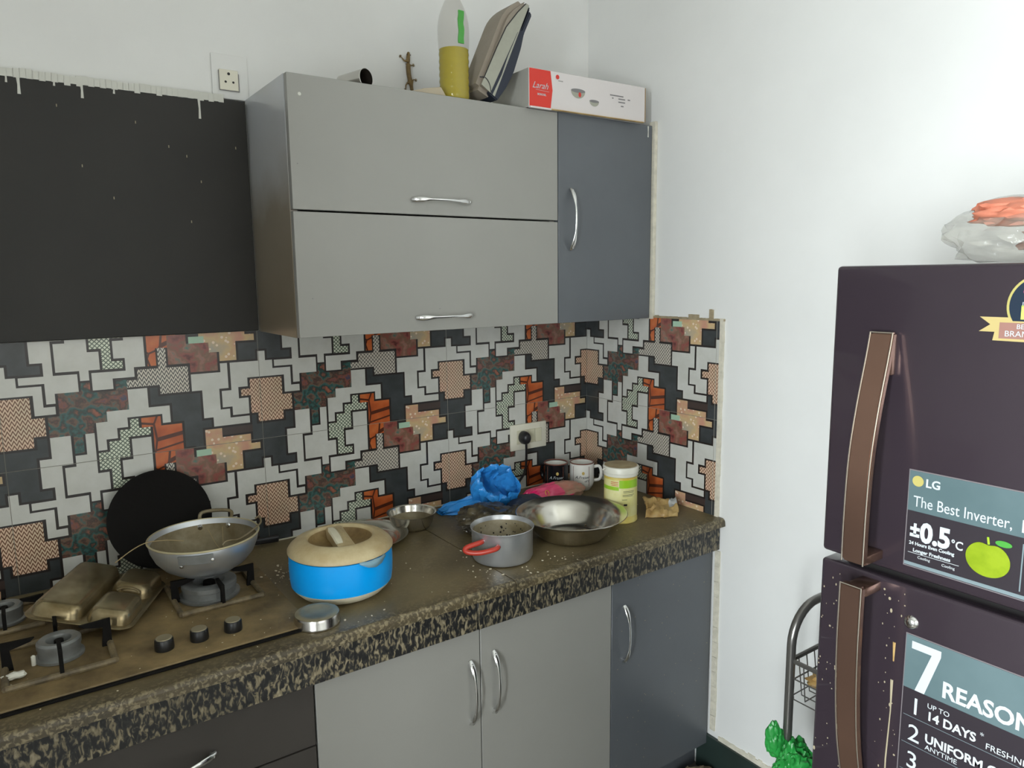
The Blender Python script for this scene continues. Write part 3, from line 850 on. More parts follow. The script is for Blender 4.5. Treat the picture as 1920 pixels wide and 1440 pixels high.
# big 7
bm = bmesh.new()
pts = [(1.5385, 1.0645), (1.579, 1.0645), (1.579, 1.055), (1.560, 0.9905), (1.5465, 0.9905), (1.5665, 1.0530), (1.5385, 1.0530)]
bm.faces.new([bm.verts.new((TX, -y, z)) for y, z in pts]); from_bm('numeral', bm, 'white_print', s2, world=True)
ftext('REASONS', 0.0335, 1.583, 0.999, 'white_print', s2, bold=0.0009, sx=0.90)
ftext('1', 0.037, 1.5405, 0.9535, 'white_print', s2); ftext('2', 0.037, 1.5405, 0.9105, 'white_print', s2); ftext('3', 0.037, 1.5405, 0.8675, 'white_print', s2)
ftext('UP TO', 0.0105, 1.5655, 0.9725, 'white_print', s2); ftext('14 DAYS', 0.0185, 1.5655, 0.9545, 'white_print', s2, bold=0.0005, sx=0.95)
ftext('FRESHNESS', 0.0125, 1.6435, 0.952, 'white_print', s2)
ftext('*', 0.012, 1.636, 0.964, 'white_print', s2)
ftext('UNIFORM COOLING', 0.0185, 1.5655, 0.919, 'white_print', s2, bold=0.0005, sx=0.95)
ftext('ANYTIME', 0.0105, 1.5665, 0.908, 'white_print', s2)
for z in (0.947, 0.9035, 0.860): fplate('rule', 1.533, 1.92, z, z + 0.0006, 'sticker_silver', s2, 0.0021)
# round badge on a ribbon
bg = bm = bmesh.new()
bmesh.ops.create_circle(bm, cap_ends=True, radius=0.041, segments=48, matrix=Matrix.Translation((FX - 0.0012, -1.664, 1.5535)) @ Matrix.Rotation(pi / 2, 4, 'Y'))
sb = from_bm('round_badge', bm, 'badge_gold', ud, world=True)
bm = bmesh.new()
bmesh.ops.create_circle(bm, cap_ends=True, radius=0.038, segments=48, matrix=Matrix.Translation((FX - 0.0016, -1.664, 1.5535)) @ Matrix.Rotation(pi / 2, 4, 'Y'))
from_bm('badge_field', bm, 'sticker_navy', sb, world=True)
bm = bmesh.new()
bm.faces.new([bm.verts.new((FX - 0.0014, -y, z)) for y, z in ((1.593, 1.5385), (1.735, 1.5385), (1.722, 1.529), (1.735, 1.5195), (1.593, 1.5195), (1.606, 1.529))])
from_bm('ribbon', bm, 'sticker_ribbon', sb, world=True)
bm = bmesh.new()
bm.faces.new([bm.verts.new((FX - 0.0019, -y, z)) for y, z in ((1.614, 1.534), (1.714, 1.534), (1.714, 1.508), (1.610, 1.5085))])
from_bm('ribbon', bm, 'sticker_ribbon', sb, world=True)
bm = bmesh.new()
bm.faces.new([bm.verts.new((FX - 0.0022, -y, z)) for y, z in ((1.617, 1.532), (1.711, 1.532), (1.711, 1.5115), (1.617, 1.5115))])
from_bm('ribbon_field', bm, 'sticker_rust', sb, world=True)
bm = bmesh.new()
bmesh.ops.create_circle(bm, cap_ends=True, radius=0.0055, segments=24, matrix=Matrix.Translation((TX - 0.0003, -1.6465, 1.5715)) @ Matrix.Rotation(pi / 2, 4, 'Y'))
from_bm('badge_logo', bm, 'pink_film', sb, world=True)
ftext("INDIA'S", 0.0085, 1.6405, 1.5525, 'white_print', sb, x=TX - .0003)
ftext('No.1', 0.023, 1.6395, 1.5375, 'sticker_lime', sb, bold=0.0009, x=TX - .0003)
ftext('BEST', 0.0085, 1.6365, 1.5245, 'white_print', sb, x=TX - .0006)
ftext('BRAND', 0.0105, 1.6235, 1.5145, 'white_print', sb, x=TX - .0006)
# chrome lock and spatter
lathe('lock', [(0, 0.007), (0.004, 0.0068), (0.0085, 0.0045), (0.0105, 0), (0, 0)], 'chrome', ld, 24, M=Matrix.Translation((FX, -1.534, 1.0905)) @ Matrix.Rotation(-pi / 2, 4, 'Y'), world=True)
random.seed(11)
bm = bmesh.new()
for i in range(80):
    yy = random.choice((random.uniform(1.392, 1.44), random.uniform(1.492, 1.527)))
    zz = random.uniform(0.80, 1.13)
    s = random.uniform(.0005, .0012) if random.random() < .85 else random.uniform(.0015, .0024)
    bmesh.ops.create_circle(bm, cap_ends=True, radius=s, segments=7, matrix=Matrix.Translation((FX - 0.0003 - i * 1e-6, -yy, zz)) @ Matrix.Rotation(pi / 2, 4, 'Y') @ Matrix.Diagonal((random.uniform(.8, 2.2), 1, 1, 1)))
set_props(from_bm('spatter', bm, 'spatter', ld, world=True), kind='stuff')
tube('drip', [(FX - .0003, -1.512, 0.99), (FX - .0003, -1.513, 0.94), (FX - .0003, -1.5105, 0.86), (FX - .0003, -1.512, 0.78)], [0.0022, 0.0009, 0.0012, 0.001], 'spatter', ld, 6, 0.3, (1, 0, 0), world=True)
tube('drip', [(FX - .0003, -1.512, 1.05), (FX - .0003, -1.5125, 1.02)], [0.0022, 0.001], 'paper_brown', ld, 6, 0.3, (1, 0, 0), world=True)
# ------------------------------------------------------------------ gas hob
HZ = 0.868
hob = thing('gas_hob', 'dust-covered built-in gas hob with cast pan supports and black knobs', 'gas hob', (-1.63, -0.32, Z_CT))
box('hob_plate', (-2.0, -0.570, Z_CT + 0.0002), (-1.264, -0.06, HZ), 'hob_dusty', hob, 0.003, 2, world=True)
box('edge_trim', (-2.004, -0.580, Z_CT + 0.0002), (-1.260, -0.5705, Z_CT + 0.005), 'black_iron', hob, 0.001, 1, world=True)
def pan_support(cx, cy, s, hgt, prongs=(0, 1, 2, 3)):
    sup = bmesh.new()
    # raised square rim
    c = [(-s, -s), (s, -s), (s, s), (-s, s)]
    for i in range(4):
        a, b2 = c[i], c[(i + 1) % 4]
        bm_tube(sup, [(cx + a[0], cy + a[1], HZ + 0.005), (cx + b2[0], cy + b2[1], HZ + 0.005)], 0.0062, 8)
    o = from_bm('support_frame', sup, 'hob_rail', hob, True, True)
    for k in prongs:
        ang = pi / 2 * k
        d = Vector((cos(ang), sin(ang), 0)); sd = Vector((-sin(ang), cos(ang), 0))
        p0 = Vector((cx, cy, HZ))
        pts = [p0 + d * (s + 0.004), p0 + d * (s + 0.004) + Vector((0, 0, hgt)), p0 + d * (s * 0.42) + Vector((0, 0, hgt - 0.002)), p0 + d * (s * 0.50) + Vector((0, 0, hgt - 0.008)), p0 + d * (s - 0.010) + Vector((0, 0, hgt - 0.016)), p0 + d * (s - 0.014)]
        bm = bmesh.new()
        a = [bm.verts.new(p + sd * 0.0035) for p in pts]; b2 = [bm.verts.new(p - sd * 0.0035) for p in pts]
        bm.faces.new(a); bm.faces.new(b2[::-1])
        for i in range(len(pts)):
            j = (i + 1) % len(pts); bm.faces.new((a[i], a[j], b2[j], b2[i]))
        from_bm('prong', bm, 'black_iron', o, False, True)
    return o
def burner(cx, cy, R):
    M = Matrix.Translation((cx, cy, HZ))
    b1 = lathe('burner', [(0, 0.001), (R * 1.15, 0.001), (R * 1.15, 0.006), (R, 0.008), (R, 0.022), (R * 1.04, 0.024), (R * 1.04, 0.034), (R * 0.92, 0.038), (R * 0.60, 0.036), (R * 0.52, 0.020), (0, 0.018)], 'burner_metal', hob, 40, M=M, world=True)
    lathe('burner_hub', [(0, 0.019), (R * 0.25, 0.019), (R * 0.22, 0.034), (0, 0.036)], 'black_iron', b1, 20, M=M, world=True)
    return b1
pan_support(-1.715, -0.415, 0.088, 0.056); burner(-1.713, -0.408, 0.037)
pan_support(-1.395, -0.285, 0.088, 0.052); burner(-1.405, -0.285, 0.058)
pan_support(-1.800, -0.165, 0.070, 0.045); burner(-1.800, -0.165, 0.034)
for kx in (-1.540, -1.474, -1.407):
    k = lathe('knob', [(0, 0), (0.018, 0), (0.0185, 0.004), (0.0175, 0.020), (0.016, 0.0225), (0, 0.0225)], 'knob_black', hob, 28, M=Matrix.Translation((kx, -0.500, HZ)), world=True)
    lathe('knob_cap', [(0, 0.0226), (0.0155, 0.0226), (0.0145, 0.0240), (0, 0.0242)], 'knob_top', k, 24, M=Matrix.Translation((kx, -0.500, HZ)), world=True)

# ------------------------------------------------------------------ kadhai
KX, KY, KZ = -1.405, -0.268, HZ + 0.0525
kd = thing('kadhai', 'grey aluminium two-handled kadhai with dried food inside, standing on the right burner', 'cooking pan', (KX, KY, KZ))
outer = [(0, 0), (0.035, 0.0005), (0.065, 0.008), (0.090, 0.024), (0.107, 0.044), (0.1165, 0.066), (0.1205, 0.088)]
inner = [(0.1195, 0.0905), (0.1175, 0.088), (0.1135, 0.066), (0.104, 0.046), (0.087, 0.027), (0.063, 0.0115), (0.035, 0.004), (0, 0.0035)]
lathe('bowl', outer + inner, 'alu', kd, 64)
rim = bmesh.new(); bm_tube(rim, [(0.1205 * cos(a), 0.1205 * sin(a), 0.0885) for a in [2 * pi * i / 64 for i in range(64)]], 0.0024, 8, closed=True)
from_bm('rim', rim, 'rim_dust', kd, True)
lathe('dusty_lining', [(0.1152, 0.0770), (0.1128, 0.0665), (0.1030, 0.0470), (0.0865, 0.0285), (0.063, 0.0128), (0.035, 0.0052), (0, 0.0046)], 'alu_dusty', kd, 64)
random.seed(5)
bm = bmesh.new()
for i in range(150):
    a = random.uniform(0, 2 * pi); r = 0.072 * math.sqrt(random.random())
    z = 0.0046 + (r / 0.063) ** 2 * 0.0085 + 0.002
    bmesh.ops.create_icosphere(bm, subdivisions=1, radius=random.uniform(.0014, .0034), matrix=Matrix.Translation((r * cos(a), r * sin(a) - 0.004, z)) @ Matrix.Rotation(random.random() * 3, 4, 'X') @ Matrix.Diagonal((1.6, .8, .6, 1)))
set_props(from_bm('dried_food', bm, 'food_brown', kd), kind='stuff')
def kad_handle(az, mat, broken=False, rise=0.014):
    c = Vector((cos(az), sin(az), 0)); t = Vector((-sin(az), cos(az), 0))
    R = 0.1205
    pts = [c * (R - .006) - t * 0.036 + Vector((0, 0, 0.062)), c * (R + 0.004) - t * 0.036 + Vector((0, 0, 0.078)), c * (R + 0.024) - t * 0.032 + Vector((0, 0, 0.078 + rise)),
           c * (R + 0.024) + t * 0.032 + Vector((0, 0, 0.078 + rise)), c * (R + 0.004) + t * 0.036 + Vector((0, 0, 0.078)), c * (R - .006) + t * 0.036 + Vector((0, 0, 0.062))]
    return tube('handle', smooth_pts(pts, 6), 0.0045, mat, kd, 10)
kad_handle(radians(66), 'alu_dusty', rise=0.020)
# front handle: only the riveted grey strap is left
az = radians(-111)
bm = bmesh.new()
for i in range(14):
    a0 = az - 0.30 + 0.60 * i / 14; a1 = a0 + 0.60 / 14
    for (r0, r1, z0, z1) in (((0.1170, 0.1208, 0.066, 0.0865)),):
        v = [bm.verts.new((r * cos(a), r * sin(a), z)) for a in (a0, a1) for r, z in ((0.1172, 0.062), (0.1212, 0.062), (0.1238, 0.082), (0.1208, 0.082))]
        bm.faces.new((v[1], v[5], v[6], v[2])); bm.faces.new((v[2], v[6], v[7], v[3])); bm.faces.new((v[0], v[4], v[5], v[1]))
bmesh.ops.remove_doubles(bm, verts=bm.verts[:], dist=0.0001)
from_bm('handle_strap', bm, 'burner_metal', kd, True)
for a, r, z in ((az - 0.26, 0.119, 0.058), (az + 0.28, 0.1225, 0.070)):
    lathe('rivet', [(0, 0.0035), (0.003, 0.003), (0.0048, 0), (0, 0)], 'chrome', kd, 14, M=Matrix.Translation((r * cos(a), r * sin(a), z)) @ Matrix.Rotation(a, 4, 'Z') @ Matrix.Rotation(pi / 2, 4, 'Y'))
for a in (radians(66) - 0.29, radians(66) + 0.29):
    lathe('rivet', [(0, 0.0055), (0.005, 0.0045), (0.0078, 0), (0, 0)], 'chrome', kd, 16, M=Matrix.Translation((0.1150 * cos(a), 0.1155 * sin(a), 0.070)) @ Matrix.Rotation(a, 4, 'Z') @ Matrix.Rotation(-pi / 2, 4, 'Y'))
# thin metal rod of a ladle lying across the rim
lad = thing('ladle', 'thin bent metal ladle rod resting in the grey kadhai and over its rim', 'ladle', (KX, KY, KZ + 0.09))
tube('rod', smooth_pts([(0.000, -0.085, -0.078), (0.016, -0.104, 0.0015), (0.06, -0.088, 0.0022), (0.118, -0.030, 0.006), (0.128, -0.012, 0.012), (0.128, 0.002, 0.016), (0.120, 0.006, 0.012)], 6)[6:], 0.0022, 'alu_dusty', lad, 8)
tw = thing('dried_stalk', 'long dried stalk sticking out over the left rim of the kadhai', 'stalk', (KX, KY, KZ + 0.09))
tube('stalk', smooth_pts([(-0.185, 0.012, -0.030), (-0.150, 0.010, -0.008), (-0.120, 0.006, 0.0035), (-0.08, 0.004, 0.001), (-0.045, -0.004, -0.006)], 5), 0.0011, 'twig', tw, 6)
tw2 = thing('dried_root', 'fine branching dried root lying inside the kadhai', 'root', (KX, KY, KZ + 0.05))
tube('strand', smooth_pts([(0.028, 0.092, 0.020), (0.038, 0.060, -0.012), (0.050, 0.030, -0.028), (0.054, 0.0, -0.030)], 5), 0.0008, 'twig', tw2, 5)
tube('strand', smooth_pts([(0.060, 0.082, 0.022), (0.052, 0.050, -0.012), (0.050, 0.030, -0.026)], 5), 0.0007, 'twig', tw2, 5)
tube('strand', smooth_pts([(-0.09, -0.03, 0.004), (-0.05, -0.035, -0.022), (-0.01, -0.02, -0.034)], 5), 0.0007, 'twig', tw2, 5)

# ------------------------------------------------------------------ tawa leaning on the wall
TR = 0.122
cz = Z_CT + 0.132
tilt = radians(74)
M = Matrix.Translation((-1.462, -0.049, cz + 0.008)) @ Matrix.Rotation(radians(4), 4, 'Z') @ Matrix.Rotation(tilt, 4, 'X')
tv = thing('tawa', 'round black iron tawa griddle leaning against the tiled wall behind the kadhai', 'griddle', mat=M)
lathe('disc', [(0, -0.002), (TR * 0.75, -0.001), (TR, 0.006), (TR + 0.001, 0.010), (TR - 0.003, 0.0105), (TR * 0.75, 0.0035), (0, 0.0025)], 'black_iron', tv, 64)
hw = M.inverted() @ Vector((-1.235, -0.045, 0.885))
hs = M.inverted() @ Vector((-1.372, -0.075, 0.915))
tube('handle', [hs, hs.lerp(hw, 0.5) + Vector((0, 0, .004)), hw, M.inverted() @ Vector((-1.165, -0.030, 0.877))], [0.006, 0.0065, 0.009, 0.010], 'black_plastic', tv, 10, 0.5)

# ------------------------------------------------------------------ upside-down compartment tray
X = Vector((0.20, -0.098, -0.052)).normalized()
Yd = Vector((0.098, 0.236, 0.0)); Yd = (Yd - X * Yd.dot(X)).normalized()
Z = X.cross(Yd)
M = Matrix((X, Yd, Z)).transposed().to_4x4(); M.translation = Vector((-1.623, -0.245, 0.9065))
th = thing('compartment_tray', 'dusty steel three-compartment thali tray lying upside down on the hob', 'tray', mat=M)
def rrect(cx, cy, hx, hy, r, z, n=6):
    out = []
    for (sx, sy, a0) in ((1, 1, 0), (-1, 1, pi / 2), (-1, -1, pi), (1, -1, 1.5 * pi)):
        for i in range(n + 1):
            a = a0 + pi / 2 * i / n
            out.append((cx + sx * (hx - r) + r * cos(a), cy + sy * (hy - r) + r * sin(a), z))
    return out
bm = bmesh.new()
def loft(rings, top=True, bottom=False):
    R = [[bm.verts.new(p) for p in r] for r in rings]
    for a, b2 in zip(R[:-1], R[1:]):
        for i in range(len(a)):
            j = (i + 1) % len(a); bm.faces.new((a[i], a[j], b2[j], b2[i]))
    if top: bm.faces.new(R[-1])
    if bottom: bm.faces.new(R[0][::-1])
hx, hy = 0.104, 0.132
loft([rrect(0, 0, hx, hy, 0.030, -0.004), rrect(0, 0, hx + .0015, hy + .0015, 0.031, -0.002), rrect(0, 0, hx - 0.002, hy - 0.002, 0.029, 0.0)], True, True)
from_bm('rim_flange', bm, 'steel_dusty', th, True)
def comp(cx, cy, ax, ay, name='compartment'):
    global bm
    bm = bmesh.new()
    loft([rrect(cx, cy, ax, ay, 0.024, -0.0005), rrect(cx, cy, ax - 0.002, ay - 0.002, 0.023, 0.010), rrect(cx, cy, ax - 0.005, ay - 0.005, 0.021, 0.020), rrect(cx, cy, ax - 0.011, ay - 0.011, 0.016, 0.0265), rrect(cx, cy, ax - 0.018, ay - 0.018, 0.011, 0.028)], True)
    return from_bm(name, bm, 'steel_dusty', th, True)
comp(-0.046, 0.0, 0.050, 0.124)
comp(0.054, 0.068, 0.044, 0.056)
comp(0.054, -0.066, 0.044, 0.056)
bm = bmesh.new(); bm_tube(bm, [(0.054 + 0.024 * cos(a), 0.001 + 0.010 * sin(a), 0.018 + 0.006 * sin(a)) for a in [pi * i / 12 for i in range(13)]], 0.0035, 8, 0.6)
from_bm('cup_ridge', bm, 'steel_dusty', th, True)

# ------------------------------------------------------------------ casserole
cs = thing('casserole', 'round insulated hot-pot with bright blue band and grimy cream lid', 'hot pot', (-1.135, -0.425, Z_CT))
lathe('base', [(0, 0), (0.088, 0), (0.099, 0.006), (0.111, 0.018), (0.1165, 0.0265), (0, 0.0265)], 'cream_clean', cs, 72)
lathe('blue_band', [(0, 0.0268), (0.1172, 0.0268), (0.1195, 0.045), (0.1205, 0.066), (0.1205, 0.082), (0.1195, 0.1025), (0.116, 0.1035), (0, 0.1035)], 'blue_plastic', cs, 72)
lid = lathe('lid', [(0, 0.104), (0.119, 0.104), (0.1225, 0.1065), (0.1225, 0.1110), (0.118, 0.1180), (0.108, 0.1265), (0.096, 0.1320), (0.086, 0.1345), (0.0800, 0.1355), (0.0770, 0.1340), (0.0745, 0.129), (0.070, 0.117), (0.058, 0.1100), (0, 0.1080)], 'cream_plastic', cs, 72)
lathe('grimy_recess', [(0.0742, 0.1284), (0.0696, 0.1175), (0.0578, 0.1105), (0, 0.1085)], 'lid_grime', lid, 56)
ang = radians(-100)
d = Vector((cos(ang), sin(ang), 0)); sd = Vector((-sin(ang), cos(ang), 0))
bm = bmesh.new()
rows = []
for i in range(15):
    t = i / 14 * 2 - 1
    c = d * (t * 0.0715); zt = 0.1335 + 0.006 * (1 - t * t); w = 0.0185 + 0.004 * (t * t)
    rows.append([bm.verts.new(c + sd * w + Vector((0, 0, 0.108))), bm.verts.new(c + sd * (w - .002) + Vector((0, 0, zt - .003))), bm.verts.new(c + sd * (w - .006) + Vector((0, 0, zt))),
                 bm.verts.new(c - sd * (w - .006) + Vector((0, 0, zt))), bm.verts.new(c - sd * (w - .002) + Vector((0, 0, zt - .003))), bm.verts.new(c - sd * w + Vector((0, 0, 0.108)))])
for a, b2 in zip(rows[:-1], rows[1:]):
    for k in range(5): bm.faces.new((a[k], a[k + 1], b2[k + 1], b2[k]))
bm.faces.new(rows[0]); bm.faces.new(rows[-1][::-1])
grip = from_bm('lid_grip', bm, 'cream_plastic', lid, True)
bm = bmesh.new()
rows = []
for i in range(13):
    t = i / 12 * 1.7 - 0.85
    c = d * (t * 0.070) - sd * 0.0110; zt = 0.1345 + 0.006 * (1 - t * t); w = 0.0075 * (1 - 0.6 * t ** 4)
    rows.append([bm.verts.new(c + sd * w + Vector((0, 0, zt))), bm.verts.new(c - sd * w + Vector((0, 0, zt))), bm.verts.new(c - sd * (w + .002) + Vector((0, 0, zt - .006)))])
for a, b2 in zip(rows[:-1], rows[1:]):
    for k in range(2): bm.faces.new((a[k], a[k + 1], b2[k + 1], b2[k]))
set_props(from_bm('grip_inlay', bm, 'cream_clean', grip, True), label='clean cream inlay')
bm = bmesh.new()
for k in range(4):
    o = sd * (0.002 + 0.0040 * k)
    bm_tube(bm, [d * (t * 0.069) + o + Vector((0, 0, 0.1337 + 0.006 * (1 - t * t) - (0.0010 if k == 3 else 0))) for t in [i / 10 * 1.6 - .8 for i in range(11)]], 0.0008, 6)
from_bm('grip_ribs', bm, 'cream_plastic', grip, True)
# flap of peeled film on the band
bm = bmesh.new()
rr = []
for i in range(9):
    a = radians(-92) + radians(36) * i / 8
    r = 0.1212 + 0.004 * sin(i / 8 * pi)
    rr.append([bm.verts.new((r * cos(a), r * sin(a), 0.1055 + 0.001 * sin(i * 2.0))), bm.verts.new(((r + .002) * cos(a), (r + .002) * sin(a), 0.1055 - 0.014 * (0.3 + sin(i / 8 * pi)) + 0.003 * sin(i * 3.1)))])
for a, b2 in zip(rr[:-1], rr[1:]): bm.faces.new((a[0], b2[0], b2[1], a[1]))
o = from_bm('peeled_film', bm, 'peel_film', cs, True)
sm = o.modifiers.new('thickness', 'SOLIDIFY'); sm.thickness = 0.0006

# ------------------------------------------------------------------ small steel tin lid
tl = thing('steel_tin', 'small shallow round steel tin in front of the blue hot-pot', 'tin', (-1.246, -0.557, Z_CT))
lathe('shell', [(0, 0), (0.047, 0), (0.0492, 0.0015), (0.0495, 0.004), (0.0488, 0.0055), (0.0485, 0.019), (0.0465, 0.0235), (0.042, 0.0255), (0.030, 0.0262), (0.0285, 0.0252), (0, 0.0248)], 'steel', tl, 56)
lathe('dust_disc', [(0, 0.0249), (0.0284, 0.0254), (0.0300, 0.0265), (0.0418, 0.0259), (0.0464, 0.0239)], 'tin_dusty', tl, 48)

# ------------------------------------------------------------------ bowls, plate, pot
bw = thing('steel_bowl', 'small steel bowl near the tiled wall, behind and right of the blue hot-pot', 'bowl', (-0.796, -0.128, Z_CT))
lathe('bowl', [(0, 0), (0.048, 0), (0.054, 0.003), (0.062, 0.016), (0.067, 0.036), (0.069, 0.0435), (0.0738, 0.0465), (0.0738, 0.0475), (0.068, 0.0452), (0.0655, 0.036), (0.0605, 0.017), (0.0525, 0.0045), (0.047, 0.0018), (0, 0.0015)], 'steel_warm', bw, 56)
lathe('dried_residue', [(0.0630, 0.0265), (0.0595, 0.0160), (0.0518, 0.0058), (0.046, 0.0032), (0, 0.0028)], 'alu_dusty', bw, 48)

pl = thing('steel_plate', 'wide shallow steel plate lying behind the blue hot-pot', 'plate', (-0.965, -0.148, Z_CT))
lathe('plate', [(0, 0), (0.098, 0), (0.104, 0.003), (0.117, 0.016), (0.130, 0.0185), (0.1315, 0.020), (0.117, 0.0178), (0.103, 0.0048), (0.097, 0.0018), (0, 0.0015)], 'steel_warm', pl, 64)

pt = thing('aluminium_pot', 'small straight-sided aluminium pot with a red-coated handle', 'pot', (-0.714, -0.489, Z_CT))
lathe('pot_body', [(0, 0), (0.068, 0), (0.077, 0.004), (0.0805, 0.012), (0.0808, 0.078), (0.0840, 0.0865), (0.0845, 0.0885), (0.0835, 0.0895), (0.0786, 0.0795), (0.0784, 0.013), (0.075, 0.006), (0.067, 0.0025), (0, 0.0025)], 'alu', pt, 64)
lathe('dusty_lining', [(0.0783, 0.078), (0.0781, 0.013), (0.0745, 0.0068), (0.067, 0.0034), (0, 0.0033)], 'pot_lining', pt, 48)
blob('burnt_food', (0.012, -0.012, 0.012), (0.052, 0.040, 0.020), 'food_dark', pt, 3, 0.4, 2.0, 3, floor=0.0034, world=False)
random.seed(8)
bm = bmesh.new()
for i in range(34):
    a = random.uniform(0.1, 1.9); z = random.uniform(0.026, 0.07)
    r = 0.0780
    bmesh.ops.create_icosphere(bm, subdivisions=1, radius=random.uniform(.0012, .0034), matrix=Matrix.Translation((r * cos(a), r * sin(a), z)) @ Matrix.Rotation(a, 4, 'Z') @ Matrix.Diagonal((.35, 1, 1, 1)))
set_props(from_bm('burnt_specks', bm, 'food_dark', pt), kind='stuff')
az = radians(216)
c = Vector((cos(az), sin(az), 0)); t = Vector((-sin(az), cos(az), 0)); zz = Vector((0, 0, 1))
hp = [c * 0.076 - t * 0.026 + zz * 0.068, c * 0.088 - t * 0.030 + zz * 0.068, c * 0.104 - t * 0.052 + zz * 0.062, c * 0.112 - t * 0.060 + zz * 0.056, c * 0.114 - t * 0.050 + zz * 0.050, c * 0.108 - t * 0.020 + zz * 0.050, c * 0.094 + t * 0.014 + zz * 0.058, c * 0.080 + t * 0.018 + zz * 0.060]
hh = tube('handle', smooth_pts(hp, 5), 0.0066, 'red_handle', pt, 10)
set_props(hh, label='red plastic-coated wire handle')
for q in (c * 0.0765 - t * 0.024 + zz * 0.068, c * 0.0790 + t * 0.018 + zz * 0.060):
    lathe('rivet', [(0, 0.004), (0.004, 0.003), (0.006, 0), (0, 0)], 'chrome', pt, 12, M=Matrix.Translation(q) @ Matrix.Rotation(az, 4, 'Z') @ Matrix.Rotation(pi / 2, 4, 'Y'))

lb = thing('steel_basin', 'large wide-rimmed stainless steel basin at the front of the worktop', 'basin', (-0.4655, -0.474, Z_CT))
lathe('basin', [(0, 0), (0.080, 0), (0.090, 0.003), (0.102, 0.014), (0.114, 0.032), (0.123, 0.049), (0.132, 0.058), (0.146, 0.066), (0.1580, 0.0705), (0.1590, 0.0725), (0.1575, 0.0733), (0.145, 0.0688), (0.131, 0.0607), (0.1212, 0.0512), (0.112, 0.034), (0.0995, 0.016), (0.089, 0.0052), (0.078, 0.0022), (0, 0.002)], 'steel_warm', lb, 96)
random.seed(9)
bm = bmesh.new()
for i in range(26):
    a = random.uniform(-1.2, 0.4); r = random.uniform(0.03, 0.088)
    bmesh.ops.create_icosphere(bm, subdivisions=1, radius=random.uniform(.002, .006), matrix=Matrix.Translation((r * cos(a), r * sin(a), 0.007)) @ Matrix.Diagonal((1.5, 1, .6, 1)))
set_props(from_bm('food_scraps', bm, 'floor_rag', lb), kind='stuff')

# ------------------------------------------------------------------ jar and mugs
jr = thing('plastic_jar', 'tall pale-yellow plastic jar with green label and white screw lid', 'jar', (-0.250, -0.447, Z_CT))
lathe('jar_body', [(0, 0), (0.049, 0), (0.0515, 0.003), (0.0512, 0.012), (0.0500, 0.016), (0.0500, 0.136), (0.046, 0.142), (0, 0.142)], 'jar_yellow', jr, 56)
lid = lathe('lid', [(0, 0.1422), (0.0515, 0.1422), (0.0522, 0.144), (0.0522, 0.151), (0.0538, 0.1525), (0.0542, 0.167), (0.0525, 0.170), (0.048, 0.1712), (0, 0.1710)], 'white_plastic', jr, 56)
lathe('dust_disc', [(0.049, 0.1715), (0.047, 0.1719), (0, 0.1717)], 'dusty_lid', lid, 48)
def band(name, r, a0, a1, z0, z1, mat, parent, n=24):
    bm = bmesh.new()
    P = []
    for i in range(n + 1):
        a = a0 + (a1 - a0) * i / n
        P.append((bm.verts.new((r * cos(a), r * sin(a), z0)), bm.verts.new((r * cos(a), r * sin(a), z1))))
    for a, b2 in zip(P[:-1], P[1:]): bm.faces.new((a[0], b2[0], b2[1], a[1]))
    return from_bm(name, bm, mat, parent, True)
A = radians
lab = band('label', 0.0503, A(150), A(360), 0.022, 0.134, 'label_cream', jr, 40)
band('label_print', 0.0506, A(222), A(300), 0.110, 0.134, 'label_green', lab)
band('label_print', 0.0506, A(150), A(221), 0.103, 0.114, 'label_green', lab)
for k, (z, a0, a1) in enumerate(((0.127, 192, 219), (0.122, 192, 219), (0.117, 195, 219))): band('label_text_line', 0.0508, A(a0), A(a1), z, z + 0.0016, 'red_print', lab, 8)
for k, (z, a0, a1) in enumerate(((0.100, 236, 278), (0.096, 236, 276), (0.089, 234, 278), (0.085, 234, 272), (0.074, 232, 250))): band('label_text_line', 0.0508, A(a0), A(a1), z, z + 0.0013, 'dark_print', lab, 8)
band('label_mark', 0.0508, A(238), A(250), 0.056, 0.062, 'food_dark', lab, 6)
tube('lid_tab', [(-0.050, 0.006, 0.165), (-0.060, 0.007, 0.167), (-0.066, 0.008, 0.163)], [0.004, 0.004, 0.003], 'white_plastic', lid, 8, 0.4)

